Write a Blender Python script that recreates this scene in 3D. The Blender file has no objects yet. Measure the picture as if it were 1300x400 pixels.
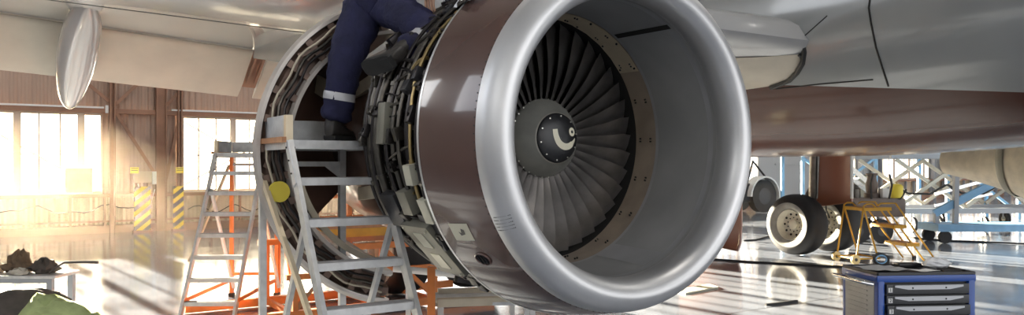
import bpy, bmesh, math, random
from math import sin, cos, pi, radians, sqrt, atan2
from mathutils import Vector, Matrix
from mathutils.bvhtree import BVHTree
random.seed(7)
S = bpy.context.scene
COL = S.collection
# ------------------------------------------------------------------ materials
def mat(name, col, rough=.5, metal=0., coat=0., noise=0., nscale=4., bump=0., bscale=40., col2=None, emis=None, estr=0., spec=None, rvar=0.):
    m = bpy.data.materials.new(name); m.use_nodes = True
    nt = m.node_tree; b = nt.nodes['Principled BSDF']
    b.inputs['Base Color'].default_value = (*col, 1)
    b.inputs['Roughness'].default_value = rough
    b.inputs['Metallic'].default_value = metal
    if coat: b.inputs['Coat Weight'].default_value = coat; b.inputs['Coat Roughness'].default_value = .06
    if spec is not None: b.inputs['Specular IOR Level'].default_value = spec
    tc = nt.nodes.new('ShaderNodeTexCoord')
    if noise or col2 or rvar:
        n = nt.nodes.new('ShaderNodeTexNoise'); n.inputs['Scale'].default_value = nscale; n.inputs['Detail'].default_value = 6
        nt.links.new(tc.outputs['Object'], n.inputs['Vector'])
        r = nt.nodes.new('ShaderNodeValToRGB')
        c2 = col2 if col2 else tuple(c*(1-noise) for c in col)
        r.color_ramp.elements[0].position = .35; r.color_ramp.elements[1].position = .65
        r.color_ramp.elements[0].color = (*c2, 1); r.color_ramp.elements[1].color = (*col, 1)
        nt.links.new(n.outputs['Fac'], r.inputs['Fac']); nt.links.new(r.outputs['Color'], b.inputs['Base Color'])
        if rvar:
            mr = nt.nodes.new('ShaderNodeMapRange'); mr.inputs[3].default_value = rough-rvar; mr.inputs[4].default_value = rough+rvar
            nt.links.new(n.outputs['Fac'], mr.inputs[0]); nt.links.new(mr.outputs[0], b.inputs['Roughness'])
    if bump:
        n2 = nt.nodes.new('ShaderNodeTexNoise'); n2.inputs['Scale'].default_value = bscale
        nt.links.new(tc.outputs['Object'], n2.inputs['Vector'])
        bp = nt.nodes.new('ShaderNodeBump'); bp.inputs['Strength'].default_value = bump; bp.inputs['Distance'].default_value = .02
        nt.links.new(n2.outputs['Fac'], bp.inputs['Height']); nt.links.new(bp.outputs['Normal'], b.inputs['Normal'])
    if emis: b.inputs['Emission Color'].default_value = (*emis, 1); b.inputs['Emission Strength'].default_value = estr
    return m
M = {}
M['lip'] = mat('polished aluminium', (.74,.74,.74), .42, .72, noise=.10, nscale=3, rvar=.06)
M['brown'] = mat('brown gloss paint', (.115,.060,.048), .25, 0, coat=1., noise=.15, nscale=2)
M['edge'] = mat('bare metal edge', (.8,.8,.78), .3, .8)
M['liner'] = mat('grey acoustic liner', (.45,.45,.44), .42, .2, noise=.22, nscale=2.2)
M['liner2'] = mat('light liner band', (.50,.505,.51), .38, .4, noise=.15)
M['ringtan'] = mat('tan abradable strip', (.46,.37,.28), .45, .2, noise=.25, nscale=5)
M['ringpale'] = mat('pale gold strip', (.90,.76,.54), .4, .3, noise=.12, nscale=6)
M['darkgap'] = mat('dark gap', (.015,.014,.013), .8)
M['blade'] = mat('titanium blade', (.29,.27,.255), .34, .7, noise=.4, nscale=5)
M['spin'] = mat('grey green spinner', (.40,.40,.36), .38, .5, noise=.15, nscale=8)
M['black'] = mat('black paint', (.012,.012,.014), .35)
M['cream'] = mat('cream paint', (.85,.80,.62), .45)
M['bolt'] = mat('bolt steel', (.6,.58,.52), .35, .8)
M['case'] = mat('dark fan case', (.035,.030,.027), .42, .6, noise=.5, nscale=9, bump=.3)
M['pipe'] = mat('grey pipe', (.13,.12,.105), .35, .85, noise=.3, nscale=12)
M['pipedark'] = mat('dark pipe', (.05,.045,.045), .35, .7)
M['pipegold'] = mat('brass pipe', (.45,.34,.16), .35, .9)
M['boxgrey'] = mat('grey green box', (.27,.26,.21), .5, .2, noise=.15)
M['boxpale'] = mat('pale box', (.62,.60,.48), .5, .1)
M['boxdark'] = mat('dark box', (.04,.04,.045), .4, .3)
M['core'] = mat('brown core cowl', (.16,.085,.06), .4, .2, noise=.3, nscale=3, coat=.3)
M['duct'] = mat('duct bronze', (.22,.145,.11), .45, .3, noise=.35, nscale=6)
M['ductpale'] = mat('duct pale', (.68,.60,.46), .5, .1, noise=.2, nscale=5)
M['ductskin'] = mat('duct outer skin', (.62,.56,.50), .3, .2, noise=.2, coat=.5)
M['wing'] = mat('wing grey', (.50,.50,.50), .26, .25, noise=.10, nscale=1.5, coat=.6)
M['flap'] = mat('flap beige', (.64,.58,.48), .42, 0, noise=.10, nscale=2.5)
M['fair'] = mat('fairing grey', (.58,.56,.55), .22, .15, coat=.7)
M['fus'] = mat('fuselage grey', (.37,.38,.375), .22, .15, noise=.10, nscale=1.2, coat=.8)
M['doorbrown'] = mat('lit brown paint', (.30,.12,.075), .3, 0, coat=.6)  # brown lightened so the gear doors look lit
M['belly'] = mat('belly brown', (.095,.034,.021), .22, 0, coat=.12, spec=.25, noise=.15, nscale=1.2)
M['root'] = mat('sunlit root beige', (.62,.55,.44), .4, 0, noise=.12, nscale=3)  # beige holds the sunlight from behind on the wing underside
M['alu'] = mat('ladder aluminium', (.74,.74,.73), .45, .45, noise=.18, nscale=14)
M['alupale'] = mat('aluminium sheet', (.76,.78,.80), .45, .35, noise=.25, nscale=10)
M['aludark'] = mat('ladder tread', (.46,.45,.45), .5, .4, noise=.2, nscale=20)
M['orange'] = mat('orange paint', (.80,.25,.06), .45, noise=.15, nscale=8)
M['wood'] = mat('orange brown edge', (.52,.25,.12), .55, noise=.2, nscale=12)
M['yellow'] = mat('yellow paint', (.80,.50,.03), .45, noise=.12, nscale=8)
M['ladyellow'] = mat('yellow orange paint', (.72,.38,.03), .4, noise=.15, nscale=9)
M['signyellow'] = mat('yellow', (.9,.72,.08), .5)
M['navy'] = mat('navy cloth', (.019,.020,.068), .85, noise=.35, nscale=9, bump=.6, bscale=22)
M['reflect'] = mat('silver reflective tape', (.62,.62,.64), .4, .2)
M['boot'] = mat('boot leather', (.045,.040,.036), .5, noise=.3, nscale=20)
M['sole'] = mat('boot sole', (.02,.02,.02), .8)
M['skin'] = mat('skin', (.55,.33,.23), .5)
M['hair'] = mat('hair', (.03,.02,.015), .7)
M['tire'] = mat('tyre rubber', (.018,.018,.02), .62, noise=.3, nscale=8)
M['tirewall'] = mat('dusty sunlit tyre wall', (.34,.33,.30), .6, noise=.3, nscale=6)  # dust, plus sunlit whiteness put into the sidewall colour
M['rim'] = mat('cream rim', (.74,.70,.58), .45, noise=.12, nscale=12)
M['strut'] = mat('gear steel', (.30,.29,.27), .4, .7, noise=.3, nscale=8)
M['chrome'] = mat('chrome', (.75,.75,.75), .12, 1.)
M['blue'] = mat('tool blue', (.008,.075,.38), .35, coat=.3)
M['drawer'] = mat('drawer charcoal', (.040,.042,.047), .4, noise=.15, nscale=10)
M['handle'] = mat('silver handle', (.45,.46,.48), .4, .5)
M['white'] = mat('white', (.82,.82,.80), .5)
M['plastic'] = mat('clear wrinkled plastic', (.80,.82,.84), .25, 0, coat=.5)
M['sheet'] = mat('pale sheet metal', (.55,.56,.56), .45, .3, noise=.2)
M['rubber'] = mat('black rubber', (.02,.02,.02), .6)
M['green'] = mat('hi vis green cloth', (.50,.60,.28), .8, noise=.25, nscale=9)
M['bag'] = mat('brown grey bag', (.10,.085,.075), .8, noise=.3, nscale=9)
M['rag'] = mat('brown rag', (.20,.14,.09), .9, noise=.4, nscale=12)
M['ragpale'] = mat('pale rag', (.62,.58,.50), .9, noise=.2)
M['wallup'] = mat('upper wall panel', (.52,.37,.29), .7, noise=.15, nscale=.8)  # reddish brown panels, base colour warmed for the backlit sun glow
M['walllow'] = mat('cream corrugated panel', (.62,.50,.36), .65, noise=.2, nscale=1.5)
M['steel'] = mat('rust brown steel', (.36,.19,.12), .6, noise=.25, nscale=2)
M['steelp'] = mat('pale steel frame', (.62,.50,.40), .55, noise=.1)
M['roofm'] = mat('roof sheet', (.50,.50,.49), .7, noise=.1)
M['wallr'] = mat('pale grey wall', (.42,.42,.42), .6, noise=.1, nscale=.5)
M['ltblue'] = mat('light blue paint', (.22,.45,.70), .4, noise=.15)
M['pale'] = mat('cream tube', (.62,.58,.48), .4, noise=.15)
M['cart'] = mat('brown grey cart', (.16,.12,.10), .5, noise=.3)
M['cable'] = mat('black cable', (.015,.015,.015), .6)
M['red'] = mat('red paint', (.55,.12,.06), .5)
M['cabinet'] = mat('grey cabinet', (.35,.37,.40), .45)

def floor_mat():
    m = bpy.data.materials.new('glossy grey blue floor'); m.use_nodes = True
    nt = m.node_tree; b = nt.nodes['Principled BSDF']; L = nt.links
    tc = nt.nodes.new('ShaderNodeTexCoord')
    n = nt.nodes.new('ShaderNodeTexNoise'); n.inputs['Scale'].default_value = .6; n.inputs['Detail'].default_value = 8
    L.new(tc.outputs['Object'], n.inputs['Vector'])
    r = nt.nodes.new('ShaderNodeValToRGB')
    r.color_ramp.elements[0].position = .3; r.color_ramp.elements[0].color = (.20,.225,.275,1)
    r.color_ramp.elements[1].position = .7; r.color_ramp.elements[1].color = (.32,.345,.40,1)
    L.new(n.outputs['Fac'], r.inputs['Fac'])
    # slab joints
    br = nt.nodes.new('ShaderNodeTexBrick'); br.offset = 0; br.inputs['Scale'].default_value = 1
    br.inputs['Brick Width'].default_value = 6; br.inputs['Row Height'].default_value = 3.2; br.inputs['Mortar Size'].default_value = .012
    mp = nt.nodes.new('ShaderNodeMapping'); mp.inputs['Rotation'].default_value = (0,0,-.58)
    L.new(tc.outputs['Object'], mp.inputs['Vector']); L.new(mp.outputs['Vector'], br.inputs['Vector'])
    mx = nt.nodes.new('ShaderNodeMixRGB'); mx.inputs['Color2'].default_value = (.05,.05,.055,1)
    L.new(br.outputs['Fac'], mx.inputs['Fac']); L.new(r.outputs['Color'], mx.inputs['Color1'])
    L.new(mx.outputs['Color'], b.inputs['Base Color'])
    n2 = nt.nodes.new('ShaderNodeTexNoise'); n2.inputs['Scale'].default_value = 1.3; n2.inputs['Detail'].default_value = 5
    L.new(tc.outputs['Object'], n2.inputs['Vector'])
    mr = nt.nodes.new('ShaderNodeMapRange'); mr.inputs[1].default_value = .3; mr.inputs[2].default_value = .7
    mr.inputs[3].default_value = .10; mr.inputs[4].default_value = .22
    L.new(n2.outputs['Fac'], mr.inputs[0]); L.new(mr.outputs[0], b.inputs['Roughness'])
    n3 = nt.nodes.new('ShaderNodeTexNoise'); n3.inputs['Scale'].default_value = 2.2
    L.new(tc.outputs['Object'], n3.inputs['Vector'])
    bp = nt.nodes.new('ShaderNodeBump'); bp.inputs['Strength'].default_value = .12; bp.inputs['Distance'].default_value = .03
    L.new(n3.outputs['Fac'], bp.inputs['Height']); L.new(bp.outputs['Normal'], b.inputs['Normal'])
    b.inputs['Specular IOR Level'].default_value = .7
    b.inputs['Coat Weight'].default_value = .5; b.inputs['Coat Roughness'].default_value = .08
    return m
M['floor'] = floor_mat()
def glass_mat():
    m = bpy.data.materials.new('window glass'); m.use_nodes = True
    nt = m.node_tree; nt.nodes.clear()
    o = nt.nodes.new('ShaderNodeOutputMaterial'); mx = nt.nodes.new('ShaderNodeMixShader')
    t = nt.nodes.new('ShaderNodeBsdfTransparent'); t.inputs[0].default_value = (.97,.97,.95,1)
    g = nt.nodes.new('ShaderNodeBsdfGlossy'); g.inputs['Roughness'].default_value = .05
    mx.inputs[0].default_value = .06
    nt.links.new(t.outputs[0], mx.inputs[1]); nt.links.new(g.outputs[0], mx.inputs[2]); nt.links.new(mx.outputs[0], o.inputs[0])
    return m
M['glass'] = glass_mat()
def stripe_mat():
    m = bpy.data.materials.new('yellow black hazard stripes'); m.use_nodes = True
    nt = m.node_tree; b = nt.nodes['Principled BSDF']
    tc = nt.nodes.new('ShaderNodeTexCoord'); mp = nt.nodes.new('ShaderNodeMapping'); mp.inputs['Rotation'].default_value = (0, radians(40), 0)
    w = nt.nodes.new('ShaderNodeTexWave'); w.inputs['Scale'].default_value = 1.6; w.bands_direction = 'Z'
    r = nt.nodes.new('ShaderNodeValToRGB'); r.color_ramp.interpolation = 'CONSTANT'
    r.color_ramp.elements[0].color = (.03,.025,.02,1); r.color_ramp.elements[1].color = (.85,.62,.05,1); r.color_ramp.elements[1].position = .5
    nt.links.new(tc.outputs['Object'], mp.inputs[0]); nt.links.new(mp.outputs[0], w.inputs[0]); nt.links.new(w.outputs['Fac'], r.inputs[0]); nt.links.new(r.outputs[0], b.inputs['Base Color'])
    b.inputs['Roughness'].default_value = .5
    return m
M['stripe'] = stripe_mat()

# ------------------------------------------------------------------ mesh builder
class MB:
    def __init__(s): s.v = []; s.f = []; s.mi = []; s.m = 0
    def add(s, vs, fs):
        o = len(s.v); s.v += [tuple(v) for v in vs]; s.f += [[i+o for i in f] for f in fs]; s.mi += [s.m]*len(fs); return s
    def box(s, c, d, rot=None, bev=0.0):
        x, y, z = d[0]/2, d[1]/2, d[2]/2
        if bev:
            bm = bmesh.new(); bmesh.ops.create_cube(bm, size=1)
            for v in bm.verts: v.co = Vector((v.co.x*d[0], v.co.y*d[1], v.co.z*d[2]))
            bmesh.ops.bevel(bm, geom=bm.edges[:], offset=bev, segments=2, affect='EDGES', profile=.6)
            vs = [v.co.copy() for v in bm.verts]; bm.verts.index_update(); fs = [[v.index for v in f.verts] for f in bm.faces]; bm.free()
        else:
            vs = [Vector((a*x, b*y, c_*z)) for a in (-1,1) for b in (-1,1) for c_ in (-1,1)]
            fs = [(0,1,3,2),(4,6,7,5),(0,4,5,1),(2,3,7,6),(0,2,6,4),(1,5,7,3)]
        R = rot if rot is not None else Matrix.Identity(3)
        return s.add([R @ v + Vector(c) for v in vs], fs)
    def bar(s, p, q, w, h, up=(0,0,1)):       # rectangular bar between two points
        p, q = Vector(p), Vector(q); d = (q-p); L = d.length; d.normalize()
        upv = Vector(up)
        if abs(d.dot(upv)) > .98: upv = Vector((0,1,0))
        x = d.cross(upv).normalized(); y = x.cross(d).normalized()
        R = Matrix((x, d, y)).transposed()
        return s.box((p+q)/2, (w, L, h), R)
    def tube(s, pts, r, n=8, closed=False, caps=True):
        pts = [Vector(p) for p in pts]; rs = r if isinstance(r, (list, tuple)) else [r]*len(pts)
        vs = []; N = len(pts); prev = None
        for i, p in enumerate(pts):
            if closed: t = pts[(i+1) % N]-pts[i-1]
            else: t = pts[min(i+1, N-1)]-pts[max(i-1, 0)]
            t.normalize()
            if prev is None:
                a = Vector((0,0,1)) if abs(t.z) < .9 else Vector((1,0,0))
                x = t.cross(a).normalized()
            else:
                x = (prev - t*prev.dot(t)); x = x.normalized() if x.length > 1e-6 else t.cross(Vector((0,0,1))).normalized()
            prev = x; y = t.cross(x)
            for k in range(n):
                an = 2*pi*k/n; vs.append(p + (x*cos(an)+y*sin(an))*rs[i])
        fs = []
        M_ = N if closed else N-1
        for i in range(M_):
            j = (i+1) % N
            for k in range(n):
                k2 = (k+1) % n; fs.append((i*n+k, i*n+k2, j*n+k2, j*n+k))
        if caps and not closed: fs.append(tuple(range(n))[::-1]); fs.append(tuple((N-1)*n+k for k in range(n)))
        return s.add(vs, fs)
    def cyl(s, p, q, r, n=16): return s.tube([p, q], r, n)
    def lathe(s, prof, n=96, a0=0, a1=2*pi, cx=0, cz=0, slope=0., flip=False):
        # prof: (y, r) ; axis along local y through (cx, cz); angle 0 = +x, 90deg = +z
        full = abs(a1-a0-2*pi) < 1e-6; na = n if full else n+1
        vs = []
        for (y, r) in prof:
            for k in range(na):
                a = a0+(a1-a0)*k/n; vs.append((cx+r*cos(a), y, cz+slope*y+r*sin(a)))
        fs = []
        for i in range(len(prof)-1):
            for k in range(n):
                k2 = (k+1) % na
                q = (i*na+k, i*na+k2, (i+1)*na+k2, (i+1)*na+k)
                fs.append(q if flip else q[::-1])
        return s.add(vs, fs)
    def sphere(s, c, r, n=12, sc=(1,1,1)):
        vs = []; fs = []; h = n//2
        for i in range(h+1):
            for k in range(n):
                th = pi*i/h; ph = 2*pi*k/n
                vs.append((c[0]+r*sc[0]*sin(th)*cos(ph), c[1]+r*sc[1]*sin(th)*sin(ph), c[2]+r*sc[2]*cos(th)))
        for i in range(h):
            for k in range(n): fs.append((i*n+k, i*n+(k+1) % n, (i+1)*n+(k+1) % n, (i+1)*n+k))
        return s.add(vs, fs)
    def grid(s, rows, closed=False):
        nr, nc = len(rows), len(rows[0]); vs = [p for r in rows for p in r]; fs = []
        for i in range(nr-1):
            for k in range(nc if closed else nc-1):
                k2 = (k+1) % nc; fs.append((i*nc+k, i*nc+k2, (i+1)*nc+k2, (i+1)*nc+k))
        return s.add(vs, fs)
    def prism(s, poly, off):                 # polygon (3D pts) extruded by vector
        n = len(poly); o = Vector(off); vs = [Vector(p) for p in poly]+[Vector(p)+o for p in poly]
        fs = [tuple(range(n))[::-1], tuple(range(n, 2*n))]+[(i, (i+1) % n, n+(i+1) % n, n+i) for i in range(n)]
        return s.add(vs, fs)
    def build(s, name, mats, parent=None, smooth=35, norm=True, loc=None, rotz=0):
        me = bpy.data.meshes.new(name)
        me.from_pydata(s.v, [], s.f); 
        mats = mats if isinstance(mats, (list, tuple)) else [mats]
        for m in mats: me.materials.append(M[m])
        me.polygons.foreach_set('material_index', s.mi)
        me.update()
        if norm:
            bm = bmesh.new(); bm.from_mesh(me); bmesh.ops.remove_doubles(bm, verts=bm.verts, dist=1e-5); bmesh.ops.recalc_face_normals(bm, faces=bm.faces); bm.to_mesh(me); bm.free()
        if smooth:
            me.polygons.foreach_set('use_smooth', [True]*len(me.polygons))
            me.set_sharp_from_angle(angle=radians(smooth))
        o = bpy.data.objects.new(name, me); COL.objects.link(o)
        if parent is not None: o.parent = parent
        if loc is not None: o.location = loc; o.rotation_euler.z = rotz
        return o
def smoothprof(pts, sub=5):
    out = []
    n = len(pts)
    for i in range(n-1):
        p0 = pts[max(i-1,0)]; p1 = pts[i]; p2 = pts[i+1]; p3 = pts[min(i+2,n-1)]
        for k in range(sub):
            t = k/sub
            out.append(tuple(.5*((2*b)+(-a+c)*t+(2*a-5*b+4*c-d)*t*t+(-a+3*b-3*c+d)*t**3) for a,b,c,d in zip(p0,p1,p2,p3)))
    out.append(tuple(pts[-1])); return out
def thing(name, label, cat, loc=(0,0,0), rotz=0., group=None):
    o = bpy.data.objects.new(name, None); COL.objects.link(o); o.location = loc; o.rotation_euler.z = rotz
    o.empty_display_size = .2
    o['label'] = label; o['category'] = cat
    if group: o['group'] = group
    return o
def tag(o, label, cat, group=None, kind=None):
    o['label'] = label; o['category'] = cat
    if group: o['group'] = group
    if kind: o['kind'] = kind
    return o
def struct(o): o['kind'] = 'structure'; return o
def lab(o, l): o['label'] = l; return o
def dup_tree(root, loc, rotz, label, group=None):
    def cp(o, par):
        c = o.copy(); COL.objects.link(c)
        if par is not None: c.parent = par
        for ch in list(o.children): cp(ch, c)
        return c
    r = cp(root, None); r.location = loc; r.rotation_euler.z = rotz; r['label'] = label
    if group: r['group'] = group
    return r

TH = .58
UX, UY = cos(TH), sin(TH)
C0 = (.633, 4.4)
def W(s, g, z=0):   # aircraft frame (s toward fuselage, g aft) -> world
    return Vector((C0[0]+UX*s-UY*g, C0[1]+UY*s+UX*g, z))
def L(x, y, z=0):   # world -> aircraft frame
    dx, dy = x-C0[0], y-C0[1]; return Vector((dx*UX+dy*UY, -dx*UY+dy*UX, z))
CAMZ = 1.75; YH = 210.
def ray(px, py, d):  # point at depth d (metres along view) seen at px,py
    return Vector(((px-650)/1000*d, d, CAMZ-(py-YH)/1000*d))

# ------------------------------------------------------------------ camera
cam = bpy.data.cameras.new('camera'); cam.sensor_width = 36; cam.lens = 36*1000/1300.; cam.shift_y = (YH-200)/1300.
cam.clip_end = 500
co = bpy.data.objects.new('camera', cam); COL.objects.link(co); co.location = (0,0,CAMZ); co.rotation_euler = (pi/2,0,0); S.camera = co

# ================================================================== AIRPLANE
air = thing('airplane', 'twin-engine passenger jet, grey above and brown below, parked with one engine uncovered', 'airplane', (C0[0], C0[1], 0), TH)
EZ, SL = 1.905, .026           # engine axis height, droop
def el(mb, prof, **k): return mb.lathe(prof, cx=0, cz=EZ, slope=SL, **k)
def ep(g, r, a): return Vector((r*cos(a), g, EZ+SL*g+r*sin(a)))
# fan case = the engine's body
mb = MB()
casep = [(.42,.80),(.44,.90),(.60,.90),(.61,.95),(.64,.95),(.65,.885),(.86,.88),(.87,.93),(.90,.93),(.91,.87),(1.12,.865),(1.13,.92),(1.17,.92),(1.18,.86),(1.42,.85),(1.44,.91),(1.50,.91),(1.52,.80),(1.60,.62)]
el(mb, casep, n=96)
el(mb, [(1.60,.62),(1.9,.60),(2.2,.62)], n=64)
# small brackets and bosses over the case
rr = random.Random(3)
for i in range(260):
    a = radians(rr.uniform(95, 285)); g = rr.uniform(.5, 1.48); p = ep(g, .89+rr.uniform(0,.03), a)
    R = Matrix.Rotation(-(a-pi/2), 3, 'Y')
    mb.m = 0 if rr.random() < .7 else 1
    mb.box(p, (rr.uniform(.02,.09), rr.uniform(.02,.08), rr.uniform(.02,.06)), R)
mb.m = 0
eng = mb.build('engine', ['case','pipe'], air)
# inlet lip
lipp = smoothprof([(0,.973),(-.05,.962),(-.092,.938),(-.122,.905),(-.134,.868),(-.122,.83),(-.08,.797),(-.01,.781),(.05,.785)], 6)
mb = MB(); el(mb, lipp, n=160)
mb.m = 1
def studs(mb, g, r, a0, a1, n, rad, h=.004):
    for i in range(n):
        a = radians(a0+(a1-a0)*i/max(n-1,1)); c = ep(g, r, a); o = ep(g, r+h, a)
        mb.tube([c, o], rad, 6)
def stud_on(mb, prof, i_g, a, rad):
    pass
for k in range(150):
    a = 2*pi*k/150
    mb.tube([ep(.008,.973,a), ep(.008,.9775,a)], .0035, 6)
def outer_r(g):   # radius of outer lip skin at g
    best = min((abs(p[0]-g), p[1]) for p in lipp[:20]); return best[1]
for row in range(5):
    for k in range(14):
        if (row*7+k*3) % 11 == 0: continue
        a = radians(205.2+row*1.1); g = -.012-k*.0072
        r = outer_r(g); mb.tube([ep(g,r-.003,a), ep(g,r+.0012,a)], .0022, 6)
lip = mb.build('inlet_lip', ['lip','darkgap'], eng, 50); lab(lip, 'polished silver inlet lip ring')
# brown inlet cowl
cowlp = smoothprof([(0,.973),(.10,1.000),(.22,1.025),(.34,1.045),(.45,1.06)], 4)
mb = MB(); el(mb, cowlp+[(.452,1.045),(.43,1.04)], n=160); o = mb.build('inlet_cowl', 'brown', eng, 30); lab(o, 'glossy brown inlet cowl')
mb = MB(); el(mb, [(.445,1.0605),(.462,1.064),(.466,1.05),(.46,.99),(.44,.90)], n=160); mb.build('cowl_edge', 'edge', eng, 60)
def cowl_r(g):
    for p, q in zip(cowlp, cowlp[1:]):
        if p[0] <= g <= q[0]: return p[1]+(q[1]-p[1])*(g-p[0])/(q[0]-p[0]+1e-9)
    return 1.06
def patch(mb, g0, g1, a0, a1, off, n=8):
    rows = []
    for i in range(n+1):
        g = g0+(g1-g0)*i/n; rows.append([ep(g, cowl_r(g)+off, a0+(a1-a0)*k/n) for k in range(n+1)])
    mb.grid(rows)
# service panel with black arrow mark
PA = (.255, radians(209.6))
mb = MB(); patch(mb, PA[0]-.065, PA[0]+.09, PA[1]-.050, PA[1]+.052, .003)
mb.m = 1
def on_cowl(g, a, off=.006): return ep(g, cowl_r(g)+off, a)
mk = [(-.02,.012),(.018,.020),(.028,-.004),(.008,.004),(.0,-.022),(-.022,-.014)]
mb.add([on_cowl(PA[0]+x, PA[1]+y) for x, y in mk], [tuple(range(6))])
o = mb.build('service_panel', ['boxpale','black'], eng, 60, norm=False); lab(o, 'pale service panel with a small black mark')
PV = (.225, radians(219.7))
mb = MB()
ring = [on_cowl(PV[0]+.052*cos(t), PV[1]+.040*sin(t), .004) for t in [2*pi*k/28 for k in range(28)]]
mb.tube(ring, .006, 6, closed=True)
mb.m = 1; mb.add([on_cowl(PV[0]+.050*cos(2*pi*k/28), PV[1]+.038*sin(2*pi*k/28), .002) for k in range(28)], [tuple(range(28))])
mb.m = 2; 
for x in (-.025,0,.025): mb.tube([on_cowl(PV[0]+x, PV[1]-.03, .006), on_cowl(PV[0]+x, PV[1]+.03, .006)], .004, 5)
o = mb.build('oval_vent', ['brown','black','pipedark'], eng, 60, norm=False); lab(o, 'dark oval vent opening')
# inner barrel
mb = MB()
el(mb, [(.05,.785),(.075,.787)], n=128)
mb.m = 1; el(mb, [(.075,.787),(.115,.787)], n=128)
mb.m = 0; el(mb, [(.115,.787),(.55,.780)], n=128)
mb.m = 2; el(mb, [(.55,.780),(.575,.779)], n=128)
# dark longitudinal seam + slim light splice
def strip(mb, g0, g1, a0, a1, r0, r1, off=-.003, n=8):
    rows = [[ep(g0+(g1-g0)*i/n, r0+(r1-r0)*i/n+off, a0+(a1-a0)*k/4) for k in range(5)] for i in range(n+1)]
    mb.grid(rows)
mb.m = 3; strip(mb, .075, .55, radians(57), radians(60), .787, .780)
mb.m = 1; strip(mb, .115, .55, radians(-72), radians(-60), .787, .780)
mb.m = 0
mb.build('inlet_barrel', ['liner','liner2','liner2','darkgap'], eng, 40, norm=False)
# abradable strip ring in front of the fan; shaded tip gap painted dark
mb = MB(); el(mb, [(.575,.779),(.765,.775)], n=128); mb.m = 2; el(mb, [(.765,.775),(.98,.775)], n=128)
mb.m = 1; strip(mb, .577, .762, radians(36), radians(74), .779, .775, -.004, 4)
strip(mb, .577, .762, radians(74), radians(100), .779, .775, -.004, 4)
mb.m = 2
for k in range(9):
    a = radians(-80+k*20+(36 if k > 5 else 0)*0)
    for g in (.62,.72):
        for da in (-.012,.012): c = ep(g,.776,a+da); mb.tube([c, ep(g,.766,a+da)], .006, 6)
for a in (38, 54, 72):
    for g in (.60,.74): mb.tube([ep(g,.776,radians(a)), ep(g,.765,radians(a))], .007, 6)
mb.build('rub_strip', ['ringtan','ringpale','darkgap'], eng, 40, norm=False)
# dark backing (stators) behind fan
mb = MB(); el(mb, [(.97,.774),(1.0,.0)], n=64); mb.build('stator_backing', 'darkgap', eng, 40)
# blades
NBL = 38
def blade_mesh():
    mb = MB(); rows = []
    N = 12
    for i in range(N+1):
        f = i/N; r = .215+(.760-.215)*f
        tw = radians(28+36*f)            # stagger from axial
        ch = .150+.12*min(1,f*1.25)
        sweep = .018*sin(pi*f*1.1)-.02*f*f
        th = .010*(1-f)+.003
        row = []
        for (c, t) in ((-.5,.1),(-.25,.8),(.1,1),(.5,0),(.1,-.6),(-.25,-.6)):
            x = c*ch; camb = .22*ch*(.25-c*c)
            nn = camb+t*th
            # chord dir: axial (y) mixed with tangential (x)
            tx = x*sin(tw)+nn*cos(tw); gy = x*cos(tw)-nn*sin(tw)
            row.append(Vector((tx, .85+gy-sweep, r)))
        rows.append(row)
    mb.grid(rows, closed=True)
    mb.add(rows[-1], [tuple(range(6))])
    # root platform
    return mb
b0 = None
for k in range(NBL):
    if b0 is None: b0 = blade_mesh().build('fan_blade', 'blade', eng, 50); o = b0
    else: o = b0.copy(); COL.objects.link(o)
    o.rotation_euler = (0, 2*pi*k/NBL+.03, 0); o.location = (0,0,EZ+SL*.86)
# spinner
mb = MB(); el(mb, smoothprof([(.92,.225),(.80,.25),(.76,.246),(.70,.205),(.645,.158)], 5), n=72)
mb.m = 1
for k in range(30):
    a = 2*pi*k/30; mb.tube([ep(.775,.247,a), ep(.765,.252,a)], .005, 6)
mb.build('spinner', ['spin','bolt'], eng, 40)
mb = MB(); capp = smoothprof([(.645,.157),(.632,.150),(.612,.11),(.600,.06),(.596,0.002)], 4)
el(mb, capp, n=60)
mb.m = 1; el(mb, [(.647,.163),(.641,.1565)], n=60)
for k in range(10):
    a = 2*pi*k/10+.2; mb.tube([ep(.628,.137,a), ep(.618,.139,a)], .005, 6)
def cap_g(r):
    for p, q in zip(capp, capp[1:]):
        if q[1] <= r <= p[1]: return q[0]+(p[0]-q[0])*(r-q[1])/(p[1]-q[1]+1e-9)
    return .645
def cpt(x, z, off=.003):
    r = min(sqrt(x*x+z*z), .155); g = cap_g(r)-off; return Vector((x, g, EZ+SL*g+z))
mb.m = 2
path = smoothprof([(-.045,.055),(-.040,.015),(-.018,-.028),(.022,-.052),(.065,-.050),(.100,-.026),(.118,.0)], 5)
wd = [.017+.004*sin(pi*i/(len(path)-1)) if i < len(path)*.75 else .017*(1-(i/(len(path)-1)-.75)/.25*.85) for i in range(len(path))]
l_, r_ = [], []
for i, p in enumerate(path):
    q = path[min(i+1,len(path)-1)]; q0 = path[max(i-1,0)]; tx, tz = q[0]-q0[0], q[1]-q0[1]; n_ = sqrt(tx*tx+tz*tz)+1e-9
    l_.append(cpt(p[0]-tz/n_*wd[i], p[1]+tx/n_*wd[i])); r_.append(cpt(p[0]+tz/n_*wd[i], p[1]-tx/n_*wd[i]))
mb.grid([l_, [ (a+b)/2+Vector((0,-.001,0)) for a,b in zip(l_,r_)], r_])
ri = [[cpt(.092+rr_*cos(2*pi*k/20), .040+rr_*sin(2*pi*k/20)) for k in range(20)] for rr_ in (.010,.028)]
mb.grid(ri, closed=True)
o = mb.build('spinner_cap', ['black','bolt','cream'], eng, 45, norm=False); lab(o, 'black spinner nose cap with a cream comma swirl')

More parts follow.
